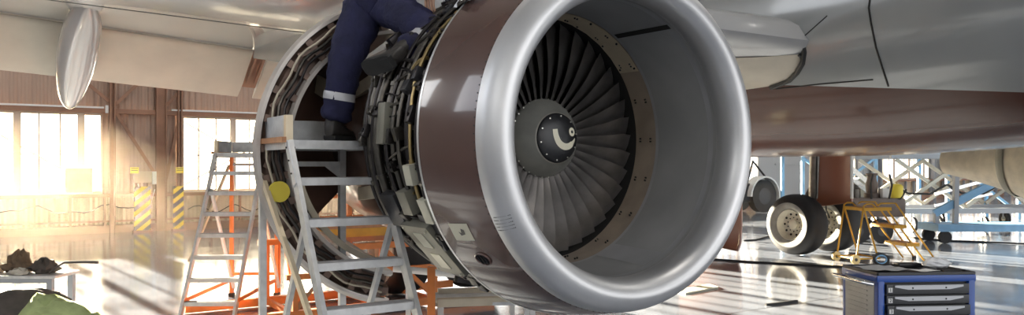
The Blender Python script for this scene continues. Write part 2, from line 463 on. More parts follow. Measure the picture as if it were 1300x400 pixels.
# pipes and boxes on the exposed engine side
def arcpipe(g, r, a0, a1, rad, m, wob=.0, name='pipe', gs=0.):
    mb = MB(); pts = []
    n = 26; ph = rr.uniform(0, 6)
    for i in range(n+1):
        f = i/n; a = radians(a0+(a1-a0)*f)
        pts.append(ep(g+gs*f+wob*sin(f*9+ph), r+wob*.4*sin(f*13+ph*2), a))
    mb.tube(pts, rad, 8); 
    for f in (.15,.4,.65,.9):
        i = int(f*n); d = (pts[i+1]-pts[i]).normalized()
        mb.tube([pts[i]-d*.012, pts[i]+d*.012], rad*1.35, 8)
    return mb.build(name, m, eng, 50)
for args in [(.50,.965,100,262,.014,'pipedark',.006),(.545,.985,95,250,.012,'pipe',.01),(.60,.99,110,240,.020,'pipedark',.008),
             (.67,.96,100,255,.016,'pipe',.012),(.72,.985,120,232,.012,'pipegold',.012),(.78,.955,98,260,.022,'pipedark',.01),
             (.83,.99,105,215,.014,'pipe',.014),(.95,.965,100,250,.018,'pipe',.016),(1.01,.98,118,225,.012,'pipedark',.02),
             (1.07,.955,98,262,.022,'pipe',.01),(1.22,.955,95,258,.030,'pipe',.008),(1.28,.97,100,240,.014,'pipedark',.02),
             (1.34,.955,95,262,.030,'pipe',.008),(1.40,.965,112,230,.016,'pipedark',.012),(1.54,.90,95,265,.022,'pipe',.006),
             (.63,.97,238,285,.014,'pipegold',.02),(.92,.95,235,285,.018,'pipe',.02),(1.18,.95,235,285,.016,'pipegold',.02),(.75,.96,232,280,.010,'pipe',.03)]:
    arcpipe(*args)
for i in range(48):   # short crossing lines
    a = radians(rr.uniform(120, 275)); g0 = rr.uniform(.5,1.0); g1 = g0+rr.uniform(.15,.45); da = radians(rr.uniform(-14,14))
    mb = MB(); pts = [ep(g0+(g1-g0)*f, .97+.02*sin(pi*f), a+da*f*f*(1.5-f)) for f in [k/8 for k in range(9)]]
    mb.tube(pts, rr.uniform(.005,.012), 6); mb.build('fuel_line', rr.choice(['pipe','pipedark','pipedark','pipe','pipedark','pipegold']), eng, 50)
for i in range(40):
    a = radians(rr.uniform(115, 262)); g = rr.uniform(.52,1.4); R = Matrix.Rotation(-(a-pi/2)+rr.uniform(-.4,.4), 3, 'Y'); mb = MB()
    mb.box(ep(g,.99,a), (rr.uniform(.04,.11), rr.uniform(.03,.08), rr.uniform(.03,.07)), R, bev=.005); mb.tube([ep(g,.90,a), ep(g,1.02,a)], .012, 8)
    mb.build('bracket', rr.choice(['case','pipedark','boxdark','case','pipe']), eng, 40)
def ebox(g, a, w, lg, h, m, name, r=.94, m2=None):
    a = radians(a); mb = MB(); R = Matrix.Rotation(-(a-pi/2), 3, 'Y')
    mb.box(ep(g, r+h/2, a), (w, lg, h), R, bev=.006)
    if m2:
        mb.m = 1
        T = Vector((-sin(a),0,cos(a))); N = Vector((cos(a),0,sin(a)))
        for k in (-.22,.22): mb.box(ep(g, r+h+.002, a)+T*k*w, (w*.30, lg*.35, .006), R)
        for sx in (-.44,.44):
            for sy in (-.42,.42): mb.tube([ep(g+sy*lg, r+h, a)+T*sx*w, ep(g+sy*lg, r+h+.01, a)+T*sx*w], .008, 6)
    return mb.build(name, [m, m2] if m2 else m, eng, 40)
ebox(.86, 222, .40, .34, .07, 'boxgrey', 'control_unit', .955, 'boxpale')
ebox(.62, 205, .15, .10, .07, 'boxpale', 'valve_box', .96)
ebox(.86, 203, .15, .12, .08, 'boxgrey', 'valve_box', .95)
ebox(.70, 193, .12, .09, .08, 'boxpale', 'valve_box', .95)
ebox(1.10, 207, .22, .20, .07, 'boxdark', 'accessory_box', .95)
ebox(1.04, 176, .25, .10, .07, 'boxgrey', 'accessory_box', .95)
ebox(.70, 212, .16, .22, .06, 'boxdark', 'accessory_box', .94)
for a, g in ((166,.56),(182,.56),(200,.57),(150,.58)):      # cowl latches
    a = radians(a); mb = MB(); mb.bar(ep(.43,1.0,a), ep(.56,1.0,a), .022, .012); mb.build('latch', 'edge', eng)
# accessory gearbox under the case
mb = MB()
for i in range(46):
    a = radians(rr.uniform(232, 292)); g = rr.uniform(.52,1.25); R = Matrix.Rotation(-(a-pi/2)+rr.uniform(-.5,.5), 3, 'Y')
    mb.m = rr.choice([0,0,1,2]); mb.box(ep(g,.93+rr.uniform(0,.06),a), (rr.uniform(.04,.12), rr.uniform(.04,.1), rr.uniform(.03,.09)), R, bev=.004)
mb.m = 0
el(mb, [(.60,.99),(.62,1.02),(1.20,1.0),(1.22,.97)], n=24, a0=radians(238), a1=radians(300))
mb.build('gearbox', ['case','pipe','pipedark'], eng, 40)
# core cowl and nozzle
mb = MB(); el(mb, smoothprof([(1.62,.60),(1.75,.74),(2.2,.80),(2.9,.74),(3.5,.60),(3.9,.46)], 4), n=72)
mb.m = 1; el(mb, [(3.9,.46),(4.1,.30),(4.5,.06)], n=48)
mb.build('core_cowl', ['core','pipe'], eng, 40)
# struts between case and core
for a in (118, 150, 205, 240):
    a = radians(a); mb = MB(); mb.bar(ep(1.55,.86,a), ep(2.15,.80,a+.12), .05, .09); mb.build('strut', 'ductpale', eng)

# open thrust-reverser half on each side
def cduct(sgn):
    cx = -.40*sgn; cz = EZ+.04-.10
    A0, A1 = (radians(96), radians(262)) if sgn > 0 else (radians(-82), radians(84))
    mb = MB(); G0, G1 = 1.95, 3.25
    def l2(prof, **k): return mb.lathe(prof, cx=cx, cz=cz, slope=.0, a0=A0, a1=A1, **k)
    l2([(G0+.02,1.115),(G0+.16,1.08),(G0+.45,.99),(G0+.85,.88),(G1,.75)], n=60)   # outer skin
    sk = mb.build('reverser_cowl', 'ductskin', air, 40); lab(sk, 'thrust reverser cowl half swung open, pale outer skin')
    mb = MB()
    l2([(G1,.74),(G0+.85,.86),(G0+.45,.96),(G0+.12,1.03),(G0+.05,1.03)], n=60); mb.build('inner_skin', 'core', sk, 40)
    mb = MB(); l2([(G0+.02,1.12),(G0,1.10),(G0,1.075),(G0+.05,1.07)], n=60); mb.m = 1; l2([(G0+.06,1.06),(G0+.03,1.04),(G0+.03,1.0),(G0+.06,.98)], n=60)
    mb.m = 1; l2([(G0+.08,1.07),(G0+.10,.96),(G0+.09,.90)], n=60)
    mb.m = 0; l2([(G0+.02,.915),(G0-.01,.90),(G0-.01,.875),(G0+.10,.86),(G0+.45,.80),(G0+1.1,.70)], n=60)
    mb.build('front_frame', ['ductskin','duct'], sk, 40)
    mb = MB()
    n = 15
    for k in range(n):
        a = A0+(A1-A0)*(k+.5)/n
        c = lambda r, g, aa=a: Vector((cx+r*cos(aa), g, cz+r*sin(aa)))
        mb.bar(c(.90,G0+.01), c(1.07,G0+.01), .05, .022, up=(0,1,0))
        if k % 2: mb.bar(c(.985,G0,a), c(1.05,G0,a+.12), .03, .02, up=(0,1,0)); mb.bar(c(.985,G0,a), c(.985,G0,a+.1), .02, .02, up=(0,1,0))
        mb.build('frame_rib', 'duct', sk); mb = MB()
    for rp, rad, m in ((.99,.012,'pipe'),(.95,.009,'pipedark'),(1.03,.008,'ductpale')):
        mb = MB(); pts = [Vector((cx+(rp+.012*sin(k*1.3))*cos(A0+(A1-A0)*k/40), G0-.02, cz+(rp+.012*sin(k*1.3))*sin(A0+(A1-A0)*k/40))) for k in range(1,40)]
        mb.tube(pts, rad, 6); mb.build('hose', m, sk, 50)
    if sgn > 0:
        mb = MB(); mb.lathe([(G0+.45,.83),(G0+.50,.60),(G0+.55,.22)], cx=cx, cz=cz, a0=radians(100), a1=radians(222), n=40)
        mb.build('bulkhead', 'core', sk, 40)
        for (xa,ya,xb,yb,d_,w_) in ((392,100,446,134,5.95,.13),(404,84,452,52,6.0,.16),(452,150,486,118,5.9,.02)):
            pa, pb = ray(xa,ya,d_), ray(xb,yb,d_-.12); la_, lb_ = L(pa.x,pa.y), L(pb.x,pb.y)
            mb = MB(); mb.bar((la_.x,la_.y,pa.z),(lb_.x,lb_.y,pb.z),.03,w_); mb.build('duct_vane', 'ductpale', sk)
    # pale inner duct edge
    mb = MB()
    mb.lathe([(G0+.05,.84),(G0+.03,.80),(G0+.08,.79),(G0+.5,.76)], cx=cx, cz=cz, a0=radians(196) if sgn > 0 else radians(-72), a1=radians(252) if sgn > 0 else radians(-16), n=30)
    mb.build('duct_lip', 'ductpale', sk, 40)
    return sk
sk = cduct(1); sk2 = cduct(-1)
for o_ in (sk2,): o_['label'] = 'opposite reverser cowl half, hidden side of the engine'
mb = MB(); c = Vector((-.40-.97, 1.90, EZ-.33)); mb.tube([c, c+Vector((0,-.03,0))], .07, 20); mb.build('round_tag', 'signyellow', sk, 40)
# pylon
mb = MB()
mb.grid([[Vector((x*w, g, z)) for x, z in ((-1,z0),(-1,3.35),(1,3.35),(1,z0))] for g, w, z0 in ((.75,.04,3.05),(1.0,.14,2.86),(1.6,.2,2.76),(3.2,.2,2.62),(5.5,.16,2.9),(7.5,.03,3.2))], closed=True)
mb.build('pylon', 'wing', air, 40)

# wing
def LE(s): return 3.15-.29*s if s > 0 else 3.15-.52*s
def TE(s): return 7.45 + (.0 if s > -3.2 else .30*(-3.2-s))
def ZT(s): return 3.31-.068*s
def wz(s, c): # lower surface height at chord fraction c
    ch = TE(s)-LE(s); z = ZT(s)
    low = -.055*ch*(sin(pi*min(1,c**.55)))*(1-c)**.35 + .05*(1-c)
    return z+low
ROOTS = 4.75
wr = [-11,-8,-6,-4.5,-3.2,-2,-1,0,1,2,3,3.8,ROOTS]
cf = [1,.97,.92,.85,.75,.62,.5,.38,.26,.16,.09,.04,.015,0]
rows = []
for s in wr:
    row = []
    for c in cf: row.append(Vector((s, LE(s)+(TE(s)-LE(s))*c, wz(s, c))))
    ch = TE(s)-LE(s)
    for c in cf[::-1][1:]: row.append(Vector((s, LE(s)+ch*c, wz(s,0)+(ZT(s)-wz(s,0))*c + .075*ch*sin(pi*c**.5)+.012)))
    rows.append(row)
mb = MB(); mb.grid(rows, closed=True); mb.add(rows[0], [tuple(range(len(rows[0])))])
wing = mb.build('wing', 'wing', air, 60)
# slim panel joints on the underside
mb = MB()
for c0_ in (.40,):
    pts = [Vector((s, LE(s)+(TE(s)-LE(s))*c0_, wz(s,c0_)-.002)) for s in [-9+.5*k for k in range(26)]]
    mb.tube(pts, .003, 4)
mb.build('panel_joint', 'darkgap', wing)
# right wing beyond the fuselage (mirror, seen under the belly)
FS = 6.45
rows2 = [[Vector((2*FS-p.x, p.y, p.z)) for p in r] for r in rows]
mb = MB(); mb.grid(rows2, closed=True); mb.build('wing', 'wing', air, 60)
# flaps
def flap(s0, s1, drop=.54, back=.80, name='flap', m='flap'):
    mb = MB(); rows = []
    n = 8
    for i in range(n+1):
        s = s0+(s1-s0)*i/n; T = TE(s); z = ZT(s)-.03
        pr = [(-.06,.02),(.0,.06),(.08,.05),(.35,-.12),(1,-1),(.97,-1.02),(.6,-.72),(.2,-.28),(0,-.08),(-.05,-.02)]
        row = []
        for a_, b_ in pr:
            if b_ >= -.3 and False: pass
            row.append(Vector((s, T+.02+a_*back, z+b_*drop)))
        rows.append(row)
    mb.grid(rows, closed=True); mb.add(rows[0], [tuple(range(10))]); mb.add(rows[-1], [tuple(range(10))])
    return mb.build(name, m, wing, 40)
flap(.16, 1.35); flap(-2.18, -.05); flap(-9, -2.22)
mb = MB(); 
rows = [[Vector((s, TE(s)-.03, ZT(s)-.02)), Vector((s, TE(s)+.62, ZT(s)-.45))] for s in (-.04,.06,.15)]
mb.grid(rows); mb.bar((.0,TE(0)-.05,ZT(0)-.05),(.0,TE(0)+.5,ZT(0)-.40),.03,.05); mb.bar((.11,TE(0)-.05,ZT(0)-.05),(.11,TE(0)+.5,ZT(0)-.40),.03,.05)
mb.build('flap_track', 'steel', wing)
# flap track fairing (canoe)
def canoe(s0, m='fair'):
    mb = MB(); prof = smoothprof([(-1.30,0.01,.02),(-1.15,.09,.09),(-.75,.18,.18),(-.1,.215,.24),(.4,.20,.24),(.85,.155,.20),(1.12,.09,.13),(1.28,.012,.03)], 3)
    rows = []
    for g, w, h in prof:
        f = (g+1.75)/3.03
        zc = ZT(s0)+.03-.95*f**1.35
        y = TE(s0)-.35+g*1.03
        rows.append([Vector((s0+w*cos(2*pi*k/24), y, zc+(h*sin(2*pi*k/24) if sin(2*pi*k/24) < 0 else h*sin(2*pi*k/24)))) for k in range(24)])
    mb.grid(rows, closed=True)
    return mb.build('flap_fairing', m, wing, 60)
canoe(-2.15)
canoe(-6.6)

# fuselage: lofted sections, painted grey above and brown below
def sec(g):
    # centre z, half width, up height, down depth
    hw = 1.98; zc = 3.55; up = 2.0; dn = 1.44
    if -3 < g < 9.5:
        f = min(1, (g+3)/3.5, (9.5-g)/3.0); f = f*f*(3-2*f); hw += .28*f
    f = max(0,min(1,(g+2.5)/5.5)) if g < 8 else max(0,1-(g-8)/3.); f = f*f*(3-2*f); dn += .24*f
    if g < -4:
        f = max(0, 1-((-4-g)/6.5)**2); f = sqrt(f); hw *= max(f,.02); up *= max(f,.02); dn *= max(f,.02); zc -= .3*(1-f)
    if g > 11:
        f = max(0, 1-((g-11)/7.8)**1.6); zc += 1.0*(1-f); hw *= max(f,.05); up *= max(f,.1); dn *= max(f,.05)
    return zc, hw, up, dn
def paint_z(g): return max(2.15,min(2.85,2.40+.105*g))
gs = [-10.4,-10,-9,-8,-7,-6,-5,-4,-3.4]+[-3+.5*k for k in range(26)]+[10.5,11.5,13,14.5,16,17.5,18.5]
def fpoint(g, an):
    zc, hw, up, dn = sec(g); n = 2.25
    ca, sa = cos(an), sin(an); e = 2/n
    x = hw*abs(ca)**e*(1 if ca >= 0 else -1); z = (up if sa >= 0 else dn)*abs(sa)**e*(1 if sa >= 0 else -1)
    return Vector((FS+x, g, zc+z))
def ang_for_z(g):  # angle (below horizontal) where the surface crosses the paint line
    zc, hw, up, dn = sec(g); t = min(1, max(0.02, (zc-paint_z(g))/dn)); return math.asin(min(.999, t**(2.25/2)))
upr, lor = [], []
for g in gs:
    b = ang_for_z(g)
    upr.append([fpoint(g, -b+(pi+2*b)*k/48) for k in range(49)])
    lor.append([fpoint(g, -pi+b+(pi-2*b)*k/40) for k in range(41)])
mb = MB(); mb.grid(upr); fus = mb.build('fuselage', 'fus', air, 60)
mb = MB(); mb.grid(lor); bel = mb.build('belly', 'belly', air, 60); lab(bel, 'glossy dark brown belly of the fuselage')
# seams drawn on the fuselage side by shooting at its surface
bmh = bmesh.new()
for rws in (upr, lor):
    for i in range(len(rws)-1):
        for k in range(len(rws[0])-1):
            vs = [bmh.verts.new(W(p.x,p.y,p.z)) for p in (rws[i][k],rws[i][k+1],rws[i+1][k+1],rws[i+1][k])]
            bmh.faces.new(vs)
bvh = BVHTree.FromBMesh(bmh); bmh.free()
def hit(px, py, off=.004):
    d = ray(px, py, 1)-Vector((0,0,CAMZ)); r = bvh.ray_cast(Vector((0,0,CAMZ)), d.normalized())
    if r[0] is None: return None
    p = r[0]-d.normalized()*off; l = L(p.x, p.y); return Vector((l.x, l.y, p.z))
def seam(pts, rad, m='darkgap', name='panel_joint'):
    hp = []
    for a, b in zip(pts, pts[1:]):
        for k in range(6):
            h = hit(a[0]+(b[0]-a[0])*k/6, a[1]+(b[1]-a[1])*k/6)
            if h is not None: hp.append(h)
    if len(hp) > 2: mb = MB(); mb.tube(hp, rad, 5); mb.build(name, m, fus)
seam([(1107,-20),(1103,10),(1106,30),(1112,60),(1122,92),(1129,113)], .010)
seam([(985,113),(1040,107),(1122,100)], .007)
seam([(1050,20),(1022,45),(1003,54)], .006)
seam([(1019,56),(1021,66),(1019,80),(1012,92),(1002,102),(974,113)], .030, 'rubber', 'rubber_seal')
seam([(988,92),(988,113)], .005)
# wing root fillet closing the joint between wing and fuselage
rows = []
for g in [2.05+.28*k for k in range(20)]:
    row = []
    for k in range(9):
        f = k/8
        s = 4.62-1.25*(1-f)**1.0*min(1,(g-1.8)/.9)
        c = min(.985, max(.01, (g-LE(s))/(TE(s)-LE(s))))
        zlo = wz(s, c)-.005
        zf = 2.62
        q = f**2.2
        row.append(Vector((s, g, zlo*(1-q)+zf*q-.04*sin(pi*f))))
    rows.append(row)
mb = MB(); mb.grid(rows); wrf = mb.build('wing_root_fairing', 'root', wing, 60)
mb = MB(); mb.tube(rows[0], .022, 8); mb.build('rubber_seal', 'rubber', wrf, 60)

# landing gear (far side main gear under the belly)
def wheel_mb(w=.54, R=.59):
    mb = MB()  # axis along x
    prof = smoothprof([(-.15,.27),(-.22,.30),(-w/2-.005,.40),(-w/2+.01,.49),(-w/2+.075,.56),(-.10,.588),(.10,.588),(w/2-.075,.56),(w/2-.01,.49),(w/2+.005,.40),(.22,.30),(.15,.27)], 3)
    n = 48; rows = [[Vector((x, r*cos(2*pi*k/n), r*sin(2*pi*k/n))) for k in range(n)] for x, r in prof]
    cut = 8
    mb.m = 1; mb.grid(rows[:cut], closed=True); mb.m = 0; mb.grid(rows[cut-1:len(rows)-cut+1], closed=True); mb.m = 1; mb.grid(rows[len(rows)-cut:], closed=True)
    return mb
def rim_mb():
    mb = MB(); n = 40
    for sg in (-1,1):
        prof = [(.215,.305),(.23,.29),(.21,.275),(.10,.24),(.075,.17),(.085,.10),(.13,.095),(.14,.07),(.14,.001)]
        mb.m = 0; mb.grid([[Vector((sg*x, r*cos(2*pi*k/n), r*sin(2*pi*k/n))) for k in range(n)] for x, r in prof], closed=True)
        mb.m = 1
        for k in range(10):
            a = 2*pi*k/10; mb.tube([(sg*.10, .205*cos(a), .205*sin(a)), (sg*.088, .205*cos(a), .205*sin(a))], .022, 8)
        for k in range(10):
            a = 2*pi*(k+.5)/10; mb.tube([(sg*.09, .135*cos(a), .135*sin(a)), (sg*.10, .135*cos(a), .135*sin(a))], .013, 6)
    return mb
def gear(s0, g0):
    mb = MB(); ax = .60
    mb.tube([(s0-.55,g0,ax),(s0+.55,g0,ax)], .06, 14)
    mb.tube([(s0,g0,ax-.08),(s0,g0,1.15)], .075, 16); mb.tube([(s0,g0,1.1),(s0,g0-.05,2.5)], .12, 18)
    mb.tube([(s0,g0,1.25),(s0+.2,g0-.2,2.4)], .05, 10)
    gr = mb.build('landing_gear', 'strut', air, 40)
    mb = MB(); mb.bar((s0-.05,g0+.25,.95),(s0,g0+.08,.66),.10,.04); mb.bar((s0-.05,g0+.25,.95),(s0,g0+.08,1.35),.10,.04); mb.build('torque_link', 'strut', gr)
    mb = MB(); mb.tube([(s0+.07,g0-.1,2.0),(s0+.10,g0-.13,1.3),(s0+.2,g0-.12,.85),(s0+.4,g0-.05,.7)], .018, 8); mb.tube([(s0-.07,g0-.1,2.0),(s0-.12,g0-.12,1.2),(s0-.22,g0-.12,.85),(s0-.4,g0-.05,.7)], .018, 8); mb.build('brake_hose', 'cable', gr, 50)
    for k, sx in enumerate((-.56,.54)):
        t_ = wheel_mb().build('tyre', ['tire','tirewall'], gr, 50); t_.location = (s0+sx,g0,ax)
        r_o = rim_mb().build('wheel_rim', ['rim','darkgap'], gr, 40); r_o.location = (s0+sx,g0,ax)
    return gr
lw = L(5.55, 15.35)
g1 = gear(lw.x+.56, lw.y)
lab(g1, 'far main landing gear with two wheels')
# leg door in front of strut
mb = MB(); pts = []
x0, y0 = lw.x+.50, lw.y-.45
rows = [[Vector((x0+.10*sin(f*pi)*.6+.0, y0-.38+.76*f+(0 if z > 1.2 else .12*f*0), z-.12*f*(z < 1.2))) for f in [k/6 for k in range(7)]] for z in (1.06,1.2,1.5,1.8,2.2)]
mb.grid(rows); rows_b = [[p+Vector((.035,0,0)) for p in r] for r in rows]; mb.grid(rows_b)
mb.bar(rows[0][0]+Vector((.017,0,0)), rows[-1][0]+Vector((.017,0,0)), .05, .04); mb.bar(rows[0][0]+Vector((.017,0,0)), rows[0][-1]+Vector((.017,0,0)), .05, .03); mb.bar(rows[0][-1]+Vector((.017,0,0)), rows[-1][-1]+Vector((.017,0,0)), .05, .04)
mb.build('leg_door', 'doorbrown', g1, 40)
mb = MB(); mb.bar((x0-.03,y0-.42,1.12),(x0-.03,y0-.42,2.2),.06,.03); mb.build('door_frame', 'white', g1)
# big hanging gear door
ld = L(4.42, 15.15)
mb = MB(); rows = []
for z, o_ in ((.13,-.10),(.25,-.03),(.6,.0),(1.1,.0),(1.6,-.05),(2.1,-.18)):
    rows.append([Vector((ld.x+o_, ld.y+1.6*k/6, z+ (.12*(k/6) if z < .2 else 0))) for k in range(7)])
mb.grid(rows); mb.grid([[p+Vector((-.05,0,0)) for p in r] for r in rows])
mb.tube([r[0]+Vector((-.025,0,0)) for r in rows], .03, 8)
mb.tube([p+Vector((-.025,0,0)) for p in rows[0]], .03, 8)
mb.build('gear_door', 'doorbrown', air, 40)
# near-side main gear (hidden mostly behind the engine)
gear(2.2, lw.y)

# far-side engine (right wing), only its tail seen
mb = MB(); rs = 11.95
mb.lathe(smoothprof([(.0,.97),(.6,1.06),(1.8,1.05),(2.7,.86),(3.3,.60),(3.9,.40),(4.55,.24)],4), cx=rs, cz=1.83, n=48)
oe = mb.build('engine', 'ductpale', air, 40); lab(oe, 'beige tail of the far engine')
mb = MB(); mb.lathe([(3.28,.63),(3.36,.62),(3.42,.57)], cx=rs, cz=1.83, n=48); mb.build('nozzle_band', 'boxgrey', oe, 40)
mb = MB(); mb.lathe([(.0,.97),(-.13,.87),(.0,.78),(.8,.77)], cx=rs, cz=1.83, n=48); mb.build('inlet_lip', 'lip', oe, 40)

# ================================================================== HANGAR
WX, WY = -9.2, 21.3
def WW(s, n=0, z=0):   # wall frame: s along the back wall, n towards the room
    return Vector((WX+UX*s+UY*n, WY+UY*s-UX*n, z))
WR = TH
S0, S1 = -8.0, 52.0
mb = MB(); mb.box((0,0,-.05), (140,140,.1)); fl = struct(mb.build('floor', 'floor', smooth=0)); fl.location = (10,18,0); fl.rotation_euler.z = 0
def wobj(mb, name, m, parent=None, smooth=0): return mb.build(name, m, parent, smooth=smooth, loc=(WX,WY,0) if parent is None else None, rotz=WR if parent is None else 0)
# wall-local coordinates: x = s, y = outward (away from the room), z
PER = 6.53
def corr(mb, s0, s1, z0, z1, y, p=.16, d=.03):
    n = int((s1-s0)/p*4); rows = [[], []]
    for i in range(n+1):
        x = s0+(s1-s0)*i/n; o = d if (i//2) % 2 else 0
        rows[0].append((x, y+o, z0)); rows[1].append((x, y+o, z1))
    mb.grid(rows)
groups = [(.05+PER*(k-1)-4.6+4.6, ) for k in range(1, 9)]
WIN = []
k = -1
while .23+PER*k < S1:
    a = max(S0+.3, .23+PER*k); b = min(S1-.3, .23+PER*k+4.6)
    if b-a > 1: WIN.append((a, b, .23+PER*k))
    k += 1
mb = MB()
SP = 13.3
corr(mb, S0, SP, 3.18, 14.0, .10)
edges = [S0]+[v for w in WIN for v in (w[0], w[1])]+[S1]
for i in range(0, len(edges), 2):
    if edges[i] < SP: corr(mb, edges[i], edges[i+1], .95, 3.18, .10)
wall = struct(wobj(mb, 'wall_back', 'wallup'))
mb = MB(); corr(mb, SP, S1, 3.18, 14.0, .10)
for i in range(0, len(edges), 2):
    if edges[i] >= SP: corr(mb, edges[i], edges[i+1], .95, 3.18, .10)
struct(wobj(mb, 'wall_rear', 'wallr'))
mb = MB(); corr(mb, S0, S1, .15, .93, .10, .22, .04); mb.m = 0
mb.box(((S0+S1)/2, .22, .5), (S1-S0, .06, 1.0))
lowp = struct(wobj(mb, 'lower_panel', 'walllow', wall))
mb = MB(); mb.box(((S0+S1)/2, .0, .10), (S1-S0, .22, .20)); mb.box(((S0+S1)/2, .0, .97), (S1-S0, .20, .09)); mb.box(((S0+S1)/2, -.06, .30), (S1-S0, .05, .05))
tr = struct(wobj(mb, 'trim_1', 'steel'))
mb = MB(); mb.box(((S0+S1)/2, .0, 3.16), (S1-S0, .16, .12)); mb.box(((S0+S1)/2, .0, 6.6), (S1-S0, .22, .2)); mb.box(((S0+S1)/2, .0, 10), (S1-S0, .22, .2))
struct(wobj(mb, 'trim_2', 'steel'))
tn = 3
for i, (a, b, o0) in enumerate(WIN):
    mb = MB(); n = 10
    for j in range(n+1):
        x = o0+.46*j
        if x < a-.01 or x > b+.01: continue
        w = .17 if j % 3 == 0 else .045
        mb.box((x, .05, 2.05), (w, .06, 2.15))
    mb.box(((a+b)/2, .05, 3.08), (b-a, .08, .08)); mb.box(((a+b)/2, .05, 1.05), (b-a, .08, .08)); mb.box(((a+b)/2, .05, 2.03), (b-a, .04, .025))
    wf = struct(wobj(mb, 'window_%d' % (i+1), 'steelp'))
    mb = MB(); mb.box(((a+b)/2, .06, 2.06), (b-a, .008, 2.1)); g = wobj(mb, 'window_pane', 'glass', wf)
    # white rail above the window, bracing behind panes
    mb = MB(); mb.box(((a+b)/2-.1, -.10, 3.24), (b-a+.3, .05, .045)); mb.box((b+.12, -.10, 3.2), (.07, .05, .2)) if i == 0 else None
    wobj(mb, 'window_rail', 'white', wf)
    mb = MB()
    mb.bar((o0+.1, .16, 2.95), (o0+1.9, .16, 1.9), .03, .03); mb.bar((o0+.0, .16, 1.15), (o0+2.4, .16, 2.5), .04, .04); mb.bar((o0+4.5, .16, 1.15), (o0+2.4, .16, 2.5), .04, .04)
    wobj(mb, 'window_brace', 'steelp', wf)
    # columns of the bay between windows
    c = o0+4.6
    mb = MB()
    for x, w in ((c+.25, .14), (c+1.42, .27), (c+1.88, .12)):
        if x < S1-.3:
            mb.box((x-w/2+.02, -.10, 7), (.03, .22, 14)); mb.box((x+w/2-.02, -.10, 7), (.03, .22, 14)); mb.box((x, -.10, 7), (w, .03, 14))
    mb.bar((c+.35,-.08,3.1),(c+1.25,-.08,1.55),.05,.08); mb.bar((c+1.9,-.08,3.1),(c+1.5,-.08,1.2),.05,.08)
    mb.bar((c+1.5,-.08,4.6),(c+.2,-.08,3.2),.05,.08); mb.bar((c+1.5,-.08,3.3),(c+2.6,-.08,4.6),.05,.08); mb.bar((c+.3,-.08,3.3),(c-1.2,-.08,4.6),.05,.08)
    if c+2 < S1: struct(wobj(mb, 'trim_%d' % tn, 'steel' if i < 2 else 'cabinet')); tn += 1
    # small posts of the lower panels
    mb = MB(); x = a
    while x < b+.4: mb.box((x, -.02, .55), (.05, .12, .8)); x += .78
    struct(wobj(mb, 'trim_%d' % tn, 'steel' if i < 2 else 'cabinet')); tn += 1
# left, right walls and roof
def wl(s, n, z): return WW(s, n, z)
mb = MB()
H = 14.0
def quadbox(mb, s, n0, n1, z0, z1, t=.2): mb.box((s, -(n0+n1)/2, (z0+z1)/2), (t, n1-n0, z1-z0))
wl_ = MB(); 
quadbox(wl_, S0, 0, 46, 0, 3.6); quadbox(wl_, S0, 0, 46, 6.4, H)
for j in range(8): quadbox(wl_, S0, j*6.2, j*6.2+2.2, 3.6, 6.4)
struct(wobj(wl_, 'wall_left', 'wallr'))
wr_ = MB(); quadbox(wr_, S1, 0, 46, 0, 1.2); quadbox(wr_, S1, 0, 46, 6.4, H)
for j in range(8): quadbox(wr_, S1, j*6.2, j*6.2+1.4, 1.2, 6.4)
struct(wobj(wr_, 'wall_right', 'wallr'))
mb = MB(); mb.box(((S0+S1)/2, -19, H+.1), (S1-S0+.4, 40, .2))
struct(wobj(mb, 'ceiling', 'roofm'))
# grey partition far behind the landing gear, with cabinet and open curtain
PA0, PA1 = 23.2, 29.0
mb = MB(); mb.box(((PA0+PA1)/2, -.45, 2.2), (PA1-PA0, .12, 4.4)); mb.box((26.9, -.53, 2.2), (.05,.04,4.4)); mb.box((25.6, -.53, 1.8), (2.6,.04,.05))
struct(wobj(mb, 'wall_partition', 'wallr'))
def W3(s, n, z=0): return WW(s, n, z)
t = thing('electric_cabinet', 'tall grey electric cabinet against the far pale wall left of the gear door', 'cabinet', W3(28.0,.8), WR)
mb = MB(); mb.box((0,0,1.05),(.85,.4,1.9),bev=.02); mb.box((0,0,.06),(.8,.36,.12)); mb.build('body','cabinet',t)
mb = MB(); mb.box((0,-.21,1.1),(.75,.02,1.7)); d_ = mb.build('door','cabinet',t); mb = MB(); mb.box((.28,-.24,1.1),(.03,.03,.2)); mb.build('handle','black',d_)
t = thing('plastic_curtain', 'pale blue strip curtain hanging at the far wall beside the gear leg', 'curtain', W3(28.95,.75), WR)
mb = MB()
for i in range(8): mb.box((-.45+i*.12, .01*(i%2), 1.25),(.11,.012,2.4))
mb.build('strips','plastic',t); mb = MB(); mb.box((0,0,2.5),(1.05,.05,.08)); mb.build('rail','steel',t)
t = thing('storage_crate', 'small pale green crate on the far floor left of the gear door', 'crate', W3(28.4,2.2), WR)
mb = MB(); mb.box((0,0,.65),(.55,.45,1.3),bev=.02); mb.build('body','boxpale',t)
mb = MB(); mb.box((0,0,1.32),(.6,.5,.05),bev=.01); mb.build('lid','boxgrey',t)

